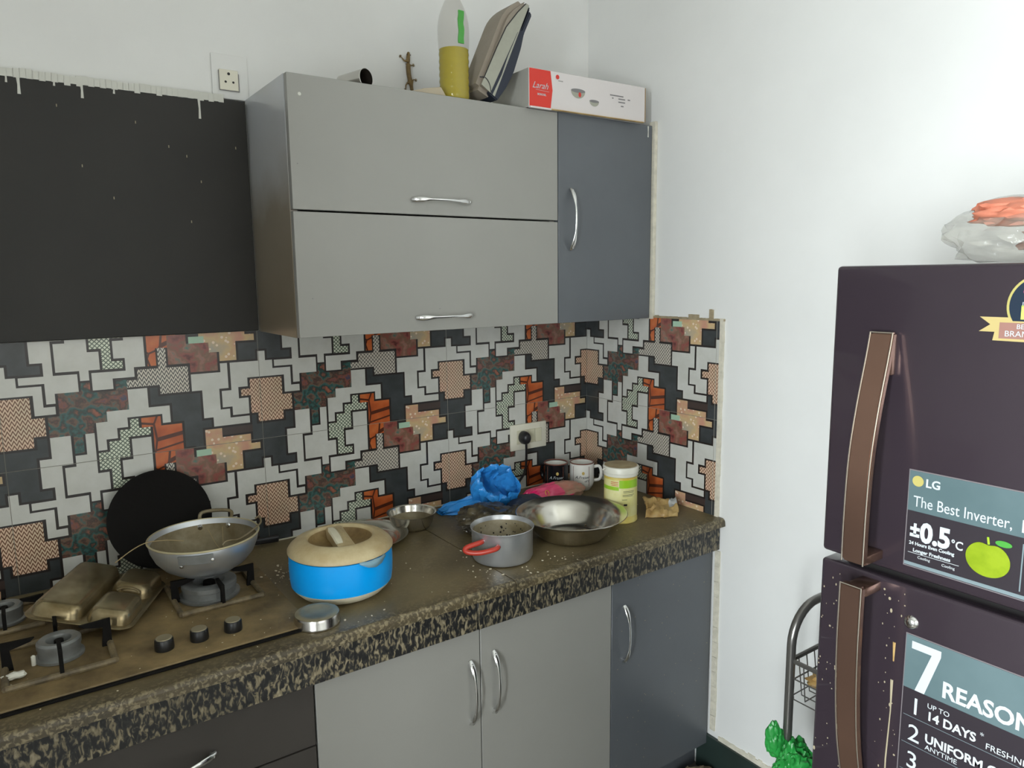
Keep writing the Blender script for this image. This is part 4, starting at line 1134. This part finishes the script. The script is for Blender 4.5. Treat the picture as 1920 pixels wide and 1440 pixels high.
def mug(name, label, loc, mat, hang, script, handle_mat):
    g = thing(name, label, 'mug', loc)
    R, H = 0.0420, 0.098
    b0 = lathe('cup', [(0, 0), (0.026, 0), (0.029, 0.002), (0.034, 0.010), (0.040, 0.020), (R, 0.030), (R, H - 0.001), (R - 0.0012, H), (R - 0.004, H - 0.0015), (R - 0.0042, 0.032), (0.034, 0.014), (0.025, 0.005), (0, 0.0045)], mat, g, 48)
    lathe('inside_glaze', [(R - 0.0043, H - 0.003), (R - 0.0045, 0.033), (0.0335, 0.0155), (0.0245, 0.0058), (0, 0.0052)], 'mug_white', g, 48)
    bm = bmesh.new(); bm_tube(bm, [((R - .0015) * cos(a), (R - .0015) * sin(a), H - 0.0002) for a in [2 * pi * i / 48 for i in range(48)]], 0.0021, 8, closed=True)
    from_bm('rim_line', bm, 'mug_rim', g, True)
    c = Vector((cos(hang), sin(hang), 0))
    tube('handle', smooth_pts([c * (R - .002) + zz * 0.078, c * (R + 0.020) + zz * 0.079, c * (R + 0.028) + zz * 0.058, c * (R + 0.022) + zz * 0.034, c * (R - .002) + zz * 0.029], 6), 0.0042, handle_mat, g, 10, 1.3)
    # script lettering wrapped on the side that faces the camera
    va = math.atan2(-2.03 - loc[1], -1.75 - loc[0])
    def wrap(txt, size, z, mt, da, shear=0.35):
        o = text('lettering', txt, size, (0, 0, 0), (1, 0, 0), (0, 1, 0), mt, None, shear=shear, world=False)
        me = o.data
        xs = [v.co.x for v in me.vertices]; cx = (min(xs) + max(xs)) / 2
        for v in me.vertices:
            a = va + da + (v.co.x - cx) / R
            r = R + 0.0004 + v.co.z
            v.co = Vector((r * cos(a), r * sin(a), z + v.co.y))
        o.parent = g
    wrap('A.Fraser', 0.0145, 0.048, script, 0.05); wrap('of S', 0.011, 0.036, script, 0.45)
    bm = bmesh.new(); a = va + 0.12
    bmesh.ops.create_icosphere(bm, subdivisions=2, radius=1, matrix=Matrix.Translation(((R) * cos(a), R * sin(a), 0.067)) @ Matrix.Rotation(a, 4, 'Z') @ Matrix.Diagonal((.0006, .005, .006, 1)))
    from_bm('crest', bm, 'gold_print', g, True)
    for s in (-0.75, 0.62):
        a = va + s
        tube('trim_line', [((R + .0002) * cos(a), (R + .0002) * sin(a), z) for z in (0.022, 0.05, 0.09)], 0.0008, 'mug_rim', g, 6)
    return g
mug('black_mug', 'black ceramic mug with white inside and white script, left of its white twin', (-0.213, -0.085, Z_CT), 'mug_black', radians(100), 'white_print', 'mug_black')
mug('white_mug', 'white ceramic mug with dark script and brown rim line', (-0.138, -0.135, Z_CT), 'mug_white', radians(-25), 'dark_print', 'mug_white')

# ------------------------------------------------------------------ bags and packets
def sheet(name, rings, mat, parent, jit=0.004, seed=0, thick=0.0006, close_start=True):
    """soft lofted skin through rings given as (centre, axis a, axis b)"""
    bm = bmesh.new()
    n = 40; R = []
    for k, (c, a, b2) in enumerate(rings):
        row = []
        for i in range(n):
            t = 2 * pi * i / n
            p = Vector(c) + Vector(a) * cos(t) + Vector(b2) * sin(t)
            nv = noise.noise_vector(Vector((cos(t) * 2.6 + seed, sin(t) * 2.6, k * 0.55))) + 0.6 * noise.noise_vector(Vector((cos(t) * 7 + seed, sin(t) * 7, k * 1.1)))
            row.append(bm.verts.new(p + nv * jit))
        R.append(row)
    for a, b2 in zip(R[:-1], R[1:]):
        for i in range(n): bm.faces.new((a[i], a[(i + 1) % n], b2[(i + 1) % n], b2[i]))
    if close_start: bm.faces.new(R[0][::-1])
    bmesh.ops.subdivide_edges(bm, edges=bm.edges[:], cuts=1, use_grid_fill=True)
    for v in bm.verts:
        q = v.co
        v.co = q + noise.noise_vector(q * 95 + Vector((seed, 0, 0))) * jit * 0.45
        if v.co.z < Z_CT + 0.0012: v.co.z = Z_CT + 0.0012
    o = from_bm(name, bm, mat, parent, True, True)
    s = o.modifiers.new('thickness', 'SOLIDIFY'); s.thickness = thick
    return o
gb = thing('blue_polythene_bag', 'crumpled bright blue polythene bag with its mouth open, by the tiled wall', 'plastic bag', (-0.53, -0.15, Z_CT))
sheet('bag_skin', [((-0.500, -0.150, 0.880), (0.055, -0.02, 0.0), (0.0, 0.025, 0.03)), ((-0.520, -0.155, 0.905), (0.062, -0.03, 0.0), (0.0, 0.030, 0.036)),
                   ((-0.528, -0.170, 0.935), (0.064, -0.036, -0.006), (0.0, 0.030, 0.040)), ((-0.532, -0.190, 0.958), (0.060, -0.034, -0.008), (0.012, 0.018, 0.046)),
                   ((-0.528, -0.200, 0.974), (0.052, -0.030, -0.014), (0.012, 0.012, 0.044))], 'blue_film', gb, 0.015, 3)
sheet('bag_tail', [((-0.560, -0.155, 0.902), (0.012, 0.0, 0.018), (0.0, 0.03, 0.004)), ((-0.590, -0.135, 0.893), (0.010, 0.0, 0.020), (0.0, 0.030, 0.004)), ((-0.625, -0.105, 0.880), (0.010, 0.0, 0.016), (0.0, 0.026, 0.003)),
                   ((-0.655, -0.085, 0.870), (0.008, 0.0, 0.012), (0.0, 0.020, 0.003)), ((-0.672, -0.080, 0.866), (0.004, 0.0, 0.005), (0.0, 0.010, 0.002))], 'blue_film', gb, 0.011, 9)
nb = thing('navy_cloth', 'folded dark navy cloth lying behind the steel basin beside the blue bag', 'cloth', (-0.44, -0.24, Z_CT))
blob('cloth', (-0.450, -0.235, 0.884), (0.078, 0.070, 0.036), 'navy_cloth', nb, 12, 0.16, 1.3, 4, floor=Z_CT + 0.0012, crease=0.22)
kb = thing('dark_polythene_bag', 'crumpled dusty black polythene bag behind the aluminium pot', 'plastic bag', (-0.62, -0.27, Z_CT))
blob('bag_skin', (-0.625, -0.272, 0.889), (0.098, 0.080, 0.046), 'dark_bag', kb, 4, 0.20, 1.2, 5, floor=Z_CT + 0.0012, crease=0.26)
blob('bag_knot', (-0.545, -0.315, 0.893), (0.036, 0.034, 0.030), 'dark_bag', kb, 21, 0.2, 1.4, 4, floor=Z_CT + 0.0012, crease=0.25)
pk = thing('pink_packet', 'torn bright pink food packet lying in front of the mugs', 'packet', (-0.31, -0.20, Z_CT))
blob('packet', (-0.318, -0.200, 0.888), (0.132, 0.050, 0.042), ['pink_film', 'film_beige', 'hot_pink'], pk, 6, 0.12, 1.4, 5, floor=Z_CT + 0.0012, crease=0.14,
     mats_fn=lambda c: 2 if c.x < -0.395 + 0.012 * noise.noise(c * 60) else (0 if c.x < -0.310 + 0.03 * noise.noise(c * 40) else (2 if (-0.31 < c.x < -0.262 and 0.889 < c.z < 0.895 and c.y < -0.215) else 1)))
bm = bmesh.new(); bm_tube(bm, smooth_pts([(-0.375, -0.240, 0.908), (-0.376, -0.236, 0.918), (-0.365, -0.234, 0.919), (-0.363, -0.240, 0.908), (-0.372, -0.244, 0.906)], 4), 0.0012, 6)
from_bm('packet_print', bm, 'yellow_print', pk, True, True)
pp = thing('paper_packet', 'crumpled yellow-brown paper packet with a foil corner right of the jar', 'packet', (-0.13, -0.47, Z_CT))
bm = bmesh.new()
nx, ny = 22, 12
G = [[None] * (ny + 1) for _ in range(nx + 1)]
o0 = Vector((-0.185, -0.492, 0)); du = Vector((0.092, -0.052, 0)); dv = Vector((0.060, 0.070, 0))
for i in range(nx + 1):
    for j in range(ny + 1):
        u, v = i / nx, j / ny
        p = o0 + du * u + dv * v
        h = 0.004 + 0.034 * v * (1 - 0.35 * u) + 0.022 * abs(noise.noise(Vector((u * 3.5, v * 3, 2)))) + 0.007 * noise.noise(Vector((u * 9, v * 8, 5)))
        if j == 0: h = 0.0015 + 0.003 * abs(noise.noise(Vector((u * 6, 0, 7))))
        p += noise.noise_vector(Vector((u * 3, v * 3, 1))) * 0.010; p.y = max(p.y, -0.56); h = max(h, 0.0015)
        G[i][j] = bm.verts.new((p.x, p.y, Z_CT + h))
for i in range(nx):
    for j in range(ny):
        f = bm.faces.new((G[i][j], G[i + 1][j], G[i + 1][j + 1], G[i][j + 1]))
        f.material_index = 1 if (i > nx * 0.70 and j > ny * 0.45) else 0
o = from_bm('paper', bm, ['paper_brown', 'foil'], pp, True, True)
s = o.modifiers.new('thickness', 'SOLIDIFY'); s.thickness = 0.0008

# ------------------------------------------------------------------ socket on the tiles
sw = thing('switch_socket', 'cream wall socket plate with a black plug in it, set on the tiled wall', 'socket', (-0.272, 0.0, 1.046))
box('plate', (-0.349, -0.0085, 1.000), (-0.196, -0.0003, 1.091), 'socket_white', sw, 0.002, 2, world=True)
box('module', (-0.325, -0.0105, 1.022), (-0.279, -0.0086, 1.070), 'switch_cream', sw, 0.001, 1, world=True)
for k in range(2): box('switch', (-0.276 + 0.030 * k, -0.0115, 1.022), (-0.248 + 0.030 * k, -0.0086, 1.070), 'switch_cream', sw, 0.001, 1, world=True)
pg = thing('power_plug', 'black plug with its cable hanging down the tiled wall', 'plug', (-0.302, -0.0110, 1.046))
lathe('plug_body', [(0, 0), (0.017, 0), (0.0185, 0.006), (0.018, 0.022), (0.014, 0.032), (0.008, 0.037), (0, 0.038)], 'black_plastic', pg, 24, M=Matrix.Diagonal((1, 1, 1.25, 1)) @ Matrix.Rotation(pi / 2, 4, 'X'))
tube('cable', smooth_pts([(0, -0.022, -0.014), (0.002, -0.020, -0.040), (0.005, -0.015, -0.075), (0.004, -0.013, -0.105), (-0.006, -0.013, -0.130), (-0.026, -0.014, -0.152), (-0.040, -0.018, -0.170), (-0.046, -0.03, -0.1815)], 6), 0.0042, 'black_plastic', pg, 8)

so = thing('wall_socket', 'white round-pin wall socket above the black board, half painted over', 'socket', (-1.212, 0.006, 2.104))
box('plaster_patch', (-1.252, 0.0008, 2.057), (-1.162, 0.0058, 2.166), 'wall_paint', so, 0.002, 2, world=True)
box('plate', (-1.235, -0.0035, 2.078), (-1.188, 0.0007, 2.128), 'socket_white', so, 0.001, 1, world=True)
for hxx, hz, r in ((-1.2115, 2.118, 0.0036), (-1.2200, 2.098, 0.0029), (-1.2010, 2.098, 0.0029)):
    lathe('pin_hole', [(0, 0), (r, 0), (r, 0.0004), (0, 0.0004)], 'socket_hole', so, 14, M=Matrix.Translation((hxx, -0.0036, hz)) @ Matrix.Rotation(pi / 2, 4, 'X'), world=True)
for lo, hi in (((-1.2365, -0.0040, 2.0755), (-1.1865, -0.0030, 2.0775)), ((-1.2370, -0.0040, 2.0775), (-1.2353, -0.0030, 2.125)), ((-1.1878, -0.0040, 2.0775), (-1.1862, -0.0030, 2.120))):
    box('grime_line', lo, hi, 'grey_print', so, world=True)

# ------------------------------------------------------------------ gecko
gk = thing('gecko', 'small brown gecko clinging head-up to the white wall above the grey cabinet', 'gecko', (-0.700, 0.006, 2.16))
def skin_body(name, V, E, R, mat, parent, root=0, sub=2):
    me = bpy.data.meshes.new(name); me.from_pydata(V, E, [])
    o = bpy.data.objects.new(name, me); COL.objects.link(o)
    sk_ = o.modifiers.new('skin', 'SKIN'); sk_.use_smooth_shade = True
    for i, r in enumerate(R):
        me.skin_vertices[0].data[i].radius = r if isinstance(r, tuple) else (r, r)
    me.skin_vertices[0].data[root].use_root = True
    ss = o.modifiers.new('sub', 'SUBSURF'); ss.levels = sub; ss.render_levels = sub
    dg = bpy.context.evaluated_depsgraph_get()
    m2 = bpy.data.meshes.new_from_object(o.evaluated_get(dg)); m2.name = name
    bpy.data.objects.remove(o)
    return finish(name, m2, mat, parent, True)
y = -0.0075
V = [(0.004, y, 0.040), (0.003, y, 0.054), (0.004, y, 0.066), (0.0045, y, 0.080), (0.006, y, 0.093),       # 0 mid .. 4 nose
     (0.006, y, 0.024), (0.010, y, 0.008), (0.0135, y + .001, -0.006), (0.0165, y + .0015, -0.024), (0.017, y + .003, -0.044), (0.0165, y + .004, -0.066), (0.0165, y + .0045, -0.088),  # 5.. tail
     (-0.008, y + .001, 0.066), (-0.017, y + .003, 0.076),                     # 12,13 left fore
     (0.013, y + .001, 0.056), (0.021, y + .003, 0.058),                     # 14,15 right fore
     (0.001, y + .001, 0.006), (-0.005, y + .002, -0.002), (-0.004, y + .004, -0.012),           # 16,17,18 left hind
     (0.018, y + .001, 0.014), (0.022, y + .003, 0.018), (0.028, y + .004, 0.018)]              # 19,20,21 right hind
E = [(0, 1), (1, 2), (2, 3), (3, 4), (0, 5), (5, 6), (6, 7), (7, 8), (8, 9), (9, 10), (10, 11), (2, 12), (12, 13), (1, 14), (14, 15), (6, 16), (16, 17), (17, 18), (6, 19), (19, 20), (20, 21)]
R = [(0.0096, 0.0060), (0.0088, 0.0056), (0.0068, 0.0050), (0.0088, 0.0054), (0.0040, 0.0034), (0.0100, 0.0060), (0.0076, 0.0052), (0.0056, 0.0046), (0.0052, 0.0042), (0.0042, 0.0034), (0.0028, 0.0024), (0.0012, 0.0010),
     0.0022, 0.0016, 0.0022, 0.0016, 0.0026, 0.0020, 0.0015, 0.0026, 0.0019, 0.0015]
body = skin_body('body', V, E, R, 'gecko_skin', gk)
def toes(p, d):
    p = Vector(p); d = Vector(d).normalized(); n = Vector((0, 1, 0)); s = d.cross(n)
    for k in range(5):
        a = (k - 2) * 0.55
        v = d * cos(a) + s * sin(a)
        q = p + v * (0.0062 if k in (1, 2, 3) else 0.005)
        tube('toe', [p, p + v * 0.003, q], [0.0011, 0.0007, 0.0011], 'gecko_skin', body, 6)
toes((-0.017, -0.0035, 0.076), (-1, 0, 0.8)); toes((0.021, -0.0035, 0.058), (1, 0, 0.3)); toes((-0.004, -0.003, -0.012), (-0.6, 0, -1)); toes((0.028, -0.003, 0.018), (1, 0, -0.1))
for s in (-1, 1):
    bm = bmesh.new(); bmesh.ops.create_icosphere(bm, subdivisions=2, radius=0.0016, matrix=Matrix.Translation((0.0048 + 0.0055 * s, -0.0105, 0.0835)))
    from_bm('eye', bm, 'black_plastic', body, True)

# ------------------------------------------------------------------ things on the wall cabinet
CZ = 2.0605
bo = thing('oil_bottle', 'clear plastic bottle half full of yellow oil with a bright green strip', 'bottle', (-0.699, -0.268, CZ))
bo.scale = (0.95, 0.95, 0.95)
prof = [(0, 0.001), (0.030, 0.001), (0.040, 0.003), (0.0425, 0.010)]
for i in range(7):
    z = 0.018 + i * 0.018
    prof += [(0.0428, z), (0.0413, z + 0.008), (0.0425, z + 0.014)]
prof += [(0.0430, 0.150), (0.0440, 0.165), (0.0440, 0.190), (0.0425, 0.208), (0.0385, 0.228), (0.031, 0.248), (0.0225, 0.266), (0.0150, 0.282), (0.0140, 0.290), (0.0140, 0.305)]
lathe('bottle_wall', prof, 'clear_plastic', bo, 48)
lathe('oil', [(0, 0.003)] + [(r - 0.0012, max(z, 0.003)) for r, z in prof[2:] if z < 0.135] + [(0.0412, 0.137), (0.0, 0.137)], 'oil', bo, 48)
lathe('cap', [(0, 0.300), (0.0165, 0.300), (0.0165, 0.320), (0.015, 0.322), (0, 0.322)], 'bottle_cap', bo, 32)
bm = bmesh.new(); P = []
for i in range(13):
    z = 0.150 + 0.085 * i / 12
    w = 0.0085 + 0.0016 * noise.noise(Vector((i * .6, 0, 3))); 
    P.append([bm.verts.new((0.008 + s * w, -0.030 + 0.002 * sin(i), z)) for s in (-1, 1)] + [bm.verts.new((0.008 + s * w, -0.026 + 0.002 * sin(i), z)) for s in (1, -1)])
for a, b2 in zip(P[:-1], P[1:]):
    for k in range(4): bm.faces.new((a[k], a[(k + 1) % 4], b2[(k + 1) % 4], b2[k]))
bm.faces.new(P[0]); bm.faces.new(P[-1][::-1])
set_props(from_bm('green_strip', bm, 'green_tag', bo, True), label='bright green plastic strip')

# leaning zip case
tiltc = radians(25)
M = Matrix.Translation((-0.614, -0.262, CZ + 0.016)) @ Matrix.Rotation(radians(0), 4, 'Z') @ Matrix.Rotation(tiltc, 4, 'Y')
ca = thing('zip_case', 'tall taupe and navy zipped case leaning right against the white carton', 'case', mat=M)
def outline_case(x0f, x1f, y0, y1, zs, mat, name, bev):
    bm = bmesh.new()
    rows = []
    for z in zs:
        x0, x1 = x0f(z), x1f(z)
        rows.append([bm.verts.new(p) for p in ((x0, y0, z), (x1, y0, z), (x1, y1, z), (x0, y1, z))])
    for a, b2 in zip(rows[:-1], rows[1:]):
        for k in range(4): bm.faces.new((a[k], a[(k + 1) % 4], b2[(k + 1) % 4], b2[k]))
    bm.faces.new(rows[0]); bm.faces.new(rows[-1][::-1])
    bmesh.ops.recalc_face_normals(bm, faces=bm.faces)
    es = [e for e in bm.edges if len(e.link_faces) == 2 and e.calc_face_angle() > 0.6]
    bmesh.ops.bevel(bm, geom=es, offset=bev, segments=4, affect='EDGES')
    return from_bm(name, bm, mat, ca, True)
zs = [i / 20 * 0.292 for i in range(21)]
top = lambda z, w: w * math.sqrt(max(0.0, 1 - max(0.0, (z - 0.275) / 0.062) ** 2))
body = outline_case(lambda z: -0.048 + 0.040 * max(0, (z - 0.20) / 0.095) ** 2, lambda z: 0.012 + 0.0 * z, -0.050, 0.050, zs, 'case_taupe', 'case_shell', 0.012)
outline_case(lambda z: 0.0125, lambda z: 0.022 + 0.008 * sin(pi * z / 0.292), -0.046, 0.046, [z * 0.985 + .002 for z in zs], 'case_navy', 'case_back', 0.006)
# pale side gusset, darker bulging pocket and zip lines on the side facing the room
poly_prism('side_gusset', [(-0.038, -0.0505, 0.012), (0.011, -0.0505, 0.006), (0.011, -0.0505, 0.284), (0.002, -0.0505, 0.284), (-0.014, -0.0505, 0.245), (-0.030, -0.0505, 0.19)], (0, -1, 0), 0.002, 'case_light', body)
tube('zip', [(-0.038, -0.0522, 0.030), (-0.035, -0.0522, 0.12), (-0.030, -0.0522, 0.19), (-0.014, -0.0522, 0.246), (0.000, -0.0522, 0.282)], 0.0014, 'black_plastic', body, 6)
tube('zip', smooth_pts([(-0.047, -0.045, 0.030), (-0.034, -0.0522, 0.034), (-0.016, -0.0522, 0.026), (-0.001, -0.0522, 0.006)], 4), 0.0015, 'black_plastic', body, 6)
poly_prism('pocket', [(-0.008, -0.0535, 0.004), (0.024, -0.0505, 0.002), (0.036, -0.0505, 0.05), (0.041, -0.0505, 0.10), (0.036, -0.0505, 0.17), (0.029, -0.0505, 0.21), (0.031, -0.0505, 0.27), (0.019, -0.0505, 0.275), (0.017, -0.0505, 0.215), (0.004, -0.0535, 0.20), (-0.002, -0.0535, 0.10)], (0, 1, 0), 0.085, 'case_navy', ca, bevel=0.003)

# carton
M = Matrix.Translation((-0.499, -0.331, CZ)) @ Matrix.Rotation(radians(-1.5), 4, 'Z')
cr = thing('carton', 'white and red bowl-set carton lying on top of the dark corner cabinet', 'box', mat=M)
cw, cd, ch = 0.434, 0.19, 0.104
bx = box('carton_body', (0, 0.0, 0.001), (cw, cd, ch), ['carton_white'], cr, 0.0012, 1)
box('side_print', (-0.0006, 0.001, 0.002), (-0.0001, cd - .001, ch - .001), 'carton_side', bx)
box('torn_edge', (cw + 0.0001, 0.0, 0.002), (cw + 0.003, 0.004, ch - 0.002), 'carton_edge', bx)
box('bottom_flap', (-0.002, -0.0095, -0.0035), (0.07, -0.0002, 0.0008), 'carton_white', cr)
box('bottom_flap', (0.0705, -0.0075, -0.0018), (cw - 0.01, -0.0002, 0.0008), 'paper_brown', cr)
def cpoly(name, pts, mat, y=-0.0006, parent=None):
    bm = bmesh.new(); bm.faces.new([bm.verts.new((x, y, z)) for x, z in pts]); return from_bm(name, bm, mat, parent or bx)
cpoly('red_panel', [(0.001, 0.002), (0.0735, 0.002), (0.0805, 0.052), (0.0735, 0.1025), (0.001, 0.1025)], 'carton_red')
def ctext(s, size, x, z, mat, **k):
    k.setdefault('th', 0.0001)
    return text('lettering', s, size, (x, -0.0010, z), (1, 0, 0), (0, 0, 1), mat, bx, world=False, **k)
ctext('Larah', 0.024, 0.010, 0.052, 'white_print', shear=0.45)
cpoly('rule', [(0.022, 0.0475), (0.068, 0.0455), (0.068, 0.0462), (0.022, 0.0482)], 'white_print', -0.0012)
ctext('BOROSIL', 0.0075, 0.028, 0.034, 'white_print', bold=0.0002)
bm = bmesh.new(); bmesh.ops.create_circle(bm, cap_ends=True, radius=0.0062, segments=24, matrix=Matrix.Translation((0.098, -0.0008, 0.090)) @ Matrix.Rotation(pi / 2, 4, 'X'))
from_bm('logo', bm, 'red_print', bx)
ctext('BOROSIL', 0.0042, 0.101, 0.079, 'grey_print')
# two printed bowls
def pbowl(cx, cz_, r):
    pts = [(cx - r, cz_)] + [(cx + r * cos(a), cz_ + r * .8 * sin(a)) for a in [pi + pi * i / 14 for i in range(15)]] + [(cx + r, cz_)]
    cpoly('printed_bowl', pts, 'case_light', -0.0007)
    cpoly('printed_bowl', [(cx + r * cos(a), cz_ + r * .22 * sin(a)) for a in [2 * pi * i / 20 for i in range(20)]], 'grey_print', -0.0008)
pbowl(0.172, 0.062, 0.026); pbowl(0.232, 0.040, 0.018)
cpoly('printed_flower', [(0.178 + 0.005 * cos(a), 0.052 + 0.007 * sin(a)) for a in [2 * pi * i / 12 for i in range(12)]], 'red_print', -0.0009)
for x0, x1, z in ((0.292, 0.345, 0.064), (0.300, 0.306, 0.056), (0.325, 0.352, 0.056), (0.362, 0.372, 0.057), (0.325, 0.352, 0.047), (0.335, 0.346, 0.036)):
    cpoly('small_print', [(x0, z), (x1, z), (x1, z + 0.0034), (x0, z + 0.0034)], 'grey_print', -0.0008)

# lying tumbler and scrap of card
Zx = Vector((-0.35, 0.9367, 0)); Xx = Vector((0.9367, 0.35, 0)); Yx = Zx.cross(Xx)
M = Matrix((Xx, Yx, Zx)).transposed().to_4x4(); M.translation = Vector((-0.958, -0.280, CZ + 0.0228))
tb = thing('steel_tumbler', 'small steel tumbler lying on its side near the left end of the grey cabinet top', 'tumbler', mat=M)
lathe('tumbler', [(0, 0.085), (0.0185, 0.085), (0.0225, 0.0), (0.0215, -0.0005), (0.0175, 0.082), (0, 0.082)], 'steel', tb, 40)
lathe('dark_inside', [(0.0212, 0.002), (0.0172, 0.0815), (0, 0.0818)], 'food_dark', tb, 36)
cdt = thing('card_scrap', 'folded scrap of buff cardboard on the grey cabinet left of the bottle', 'cardboard', (-0.79, -0.285, CZ))
poly_prism('card', [(-0.065, -0.015, 0.0005), (0.045, -0.018, 0.0005), (0.030, -0.018, 0.022), (-0.02, -0.016, 0.013)], (0, 1, 0), 0.004, 'carton_brown', cdt)
poly_prism('card', [(0.030, -0.014, 0.022), (0.030, 0.045, 0.020), (-0.02, 0.045, 0.013), (-0.02, -0.012, 0.013)], (0, 0, 1), 0.0015, 'carton_brown', cdt)

# ------------------------------------------------------------------ bag on the fridge
fb = thing('clear_bag', 'clear plastic bag with orange cloth and a brown rag on top of the fridge', 'plastic bag', (-0.60, -1.62, 1.607))
blob('bag_skin', (-0.585, -1.618, 1.650), (0.088, 0.134, 0.053), 'clear_film', fb, 5, 0.14, 1.6, 4, floor=1.6085, crease=0.22)
blob('orange_cloth', (-0.605, -1.605, 1.676), (0.050, 0.078, 0.021), 'orange_cloth', fb, 15, 0.22, 1.8, 4, crease=0.2)
blob('brown_rag', (-0.600, -1.672, 1.634), (0.062, 0.075, 0.024), 'rust_rag', fb, 16, 0.25, 2.2, 4, floor=1.6095, crease=0.35)

# ------------------------------------------------------------------ wire trolley beside the fridge
tr = thing('trolley', 'grey tubular steel rack with wire baskets between worktop and fridge', 'rack', (-0.2, -1.15, 0))
xa, xb, ya, yb = -0.36, -0.06, -1.120, -1.345
for yy in (ya, yb):
    pts = [(xa, yy, 0.01)] + [(xa, yy, 0.70)] + [(xa + 0.085 - 0.085 * cos(a), yy, 0.77 + 0.085 * sin(a)) for a in [pi / 2 * i / 8 for i in range(9)]] + \
          [(xb - 0.085 + 0.085 * sin(a), yy, 0.77 + 0.085 * cos(a)) for a in [pi / 2 * i / 8 for i in range(9)]] + [(xb, yy, 0.70), (xb, yy, 0.01)]
    tube('side_frame', pts, 0.010, 'tube_steel', tr, 12, world=True)
def basket(z):
    o = tube('basket_rim', [(xa, ya, z), (xb, ya, z), (xb, yb, z), (xa, yb, z)], 0.006, 'tube_steel', tr, 8, closed=True, world=True)
    bm = bmesh.new()
    zb = z - 0.09
    for k in range(11):
        x = xa + (xb - xa) * k / 10
        bm_tube(bm, [(x, ya, z), (x, ya - 0.012, zb), (x, yb + 0.012, zb), (x, yb, z)], 0.0016, 6)
    for k in range(8):
        y_ = ya + (yb - ya) * k / 7
        bm_tube(bm, [(xa, y_, z), (xa + 0.012, y_, zb), (xb - 0.012, y_, zb), (xb, y_, z)], 0.0016, 6)
    bm_tube(bm, [(xa + .006, ya - .006, z - .045), (xb - .006, ya - .006, z - .045), (xb - .006, yb + .006, z - .045), (xa + .006, yb + .006, z - .045)], 0.002, 6, closed=True)
    from_bm('basket_wires', bm, 'tube_steel', o, True, True)
basket(0.735); basket(0.42); basket(0.14)
gg = thing('green_polythene_bag', 'crumpled green polythene bag hanging from the tubular rack', 'plastic bag', (-0.36, -1.13, 0.52))
blob('bag_skin', (-0.372, -1.146, 0.492), (0.058, 0.040, 0.070), 'green_bag', gg, 31, 0.35, 1.1, 5, crease=0.30)
blob('bag_corner', (-0.385, -1.104, 0.540), (0.022, 0.020, 0.046), 'green_bag', gg, 37, 0.25, 1.2, 4, crease=0.2)
# onion skins caught in the wires
ps = thing('paper_scrap', 'small scrap of torn brown and white paper in the top wire basket', 'paper', (-0.30, -1.18, 0.65))
blob('scrap', (-0.315, -1.165, 0.688), (0.030, 0.030, 0.020), 'paper_brown', ps, 41, 0.4, 2.0, 3, crease=0.5)
# rag on the floor
rg = thing('floor_cloth', 'dirty brown floor cloth lying by the foot of the dark corner cabinet', 'cloth', (-0.115, -0.64, 0))
blob('cloth', (-0.115, -0.640, 0.026), (0.095, 0.060, 0.040), 'floor_rag', rg, 51, 0.25, 1.8, 4, floor=0.002, crease=0.3)

# ------------------------------------------------------------------ crumbs and litter
random.seed(21)
cm = thing('crumbs', 'crumbs and food bits scattered over the dusty worktop and hob', 'crumbs', (-1.2, -0.4, Z_CT), kind='stuff')
bm = bmesh.new()
spots = [(-1.21, -0.20), (-1.20, -0.235), (-1.25, -0.26), (-1.23, -0.30), (-1.09, -0.565), (-0.82, -0.53), (-0.80, -0.545), (-0.60, -0.57), (-0.93, -0.40), (-0.80, -0.40), (-0.70, -0.60), (-1.15, -0.59)]
for i in range(220):
    if i < 70: cx_, cy_ = random.choice(spots); x_, y_ = random.gauss(cx_, .018), random.gauss(cy_, .018); s = random.uniform(.0008, .003)
    else: x_, y_ = random.uniform(-1.9, -0.05), random.uniform(-0.62, -0.04); s = random.uniform(.0005, .0015)
    y_ = max(min(y_, -0.012), -0.625)
    z_ = Z_CT if x_ > -1.258 or y_ < -0.581 or y_ > -0.058 else HZ
    bmesh.ops.create_icosphere(bm, subdivisions=1, radius=s, matrix=Matrix.Translation((x_, y_, z_ + s * .5)) @ Matrix.Rotation(random.random() * 3, 4, 'Z') @ Matrix.Diagonal((1.6, 1, .6, 1)))
set_props(from_bm('crumb_bits', bm, 'crumb', cm, world=True), kind='stuff')
cv = thing('candle_stub', 'tiny white candle stub standing by the front burner', 'candle', (-1.757, -0.420, HZ))
lathe('wax', [(0, 0), (0.004, 0), (0.004, 0.018), (0.002, 0.020), (0, 0.019)], 'white_plastic', cv, 14)
wp = thing('plastic_scrap', 'white crumpled scrap of plastic at the front left corner of the hob', 'scrap', (-1.790, -0.462, HZ))
blob('scrap', (-1.788, -0.458, HZ + 0.007), (0.022, 0.012, 0.007), 'white_plastic', wp, 61, 0.3, 2.0, 3, floor=HZ + 0.0005, crease=0.4)
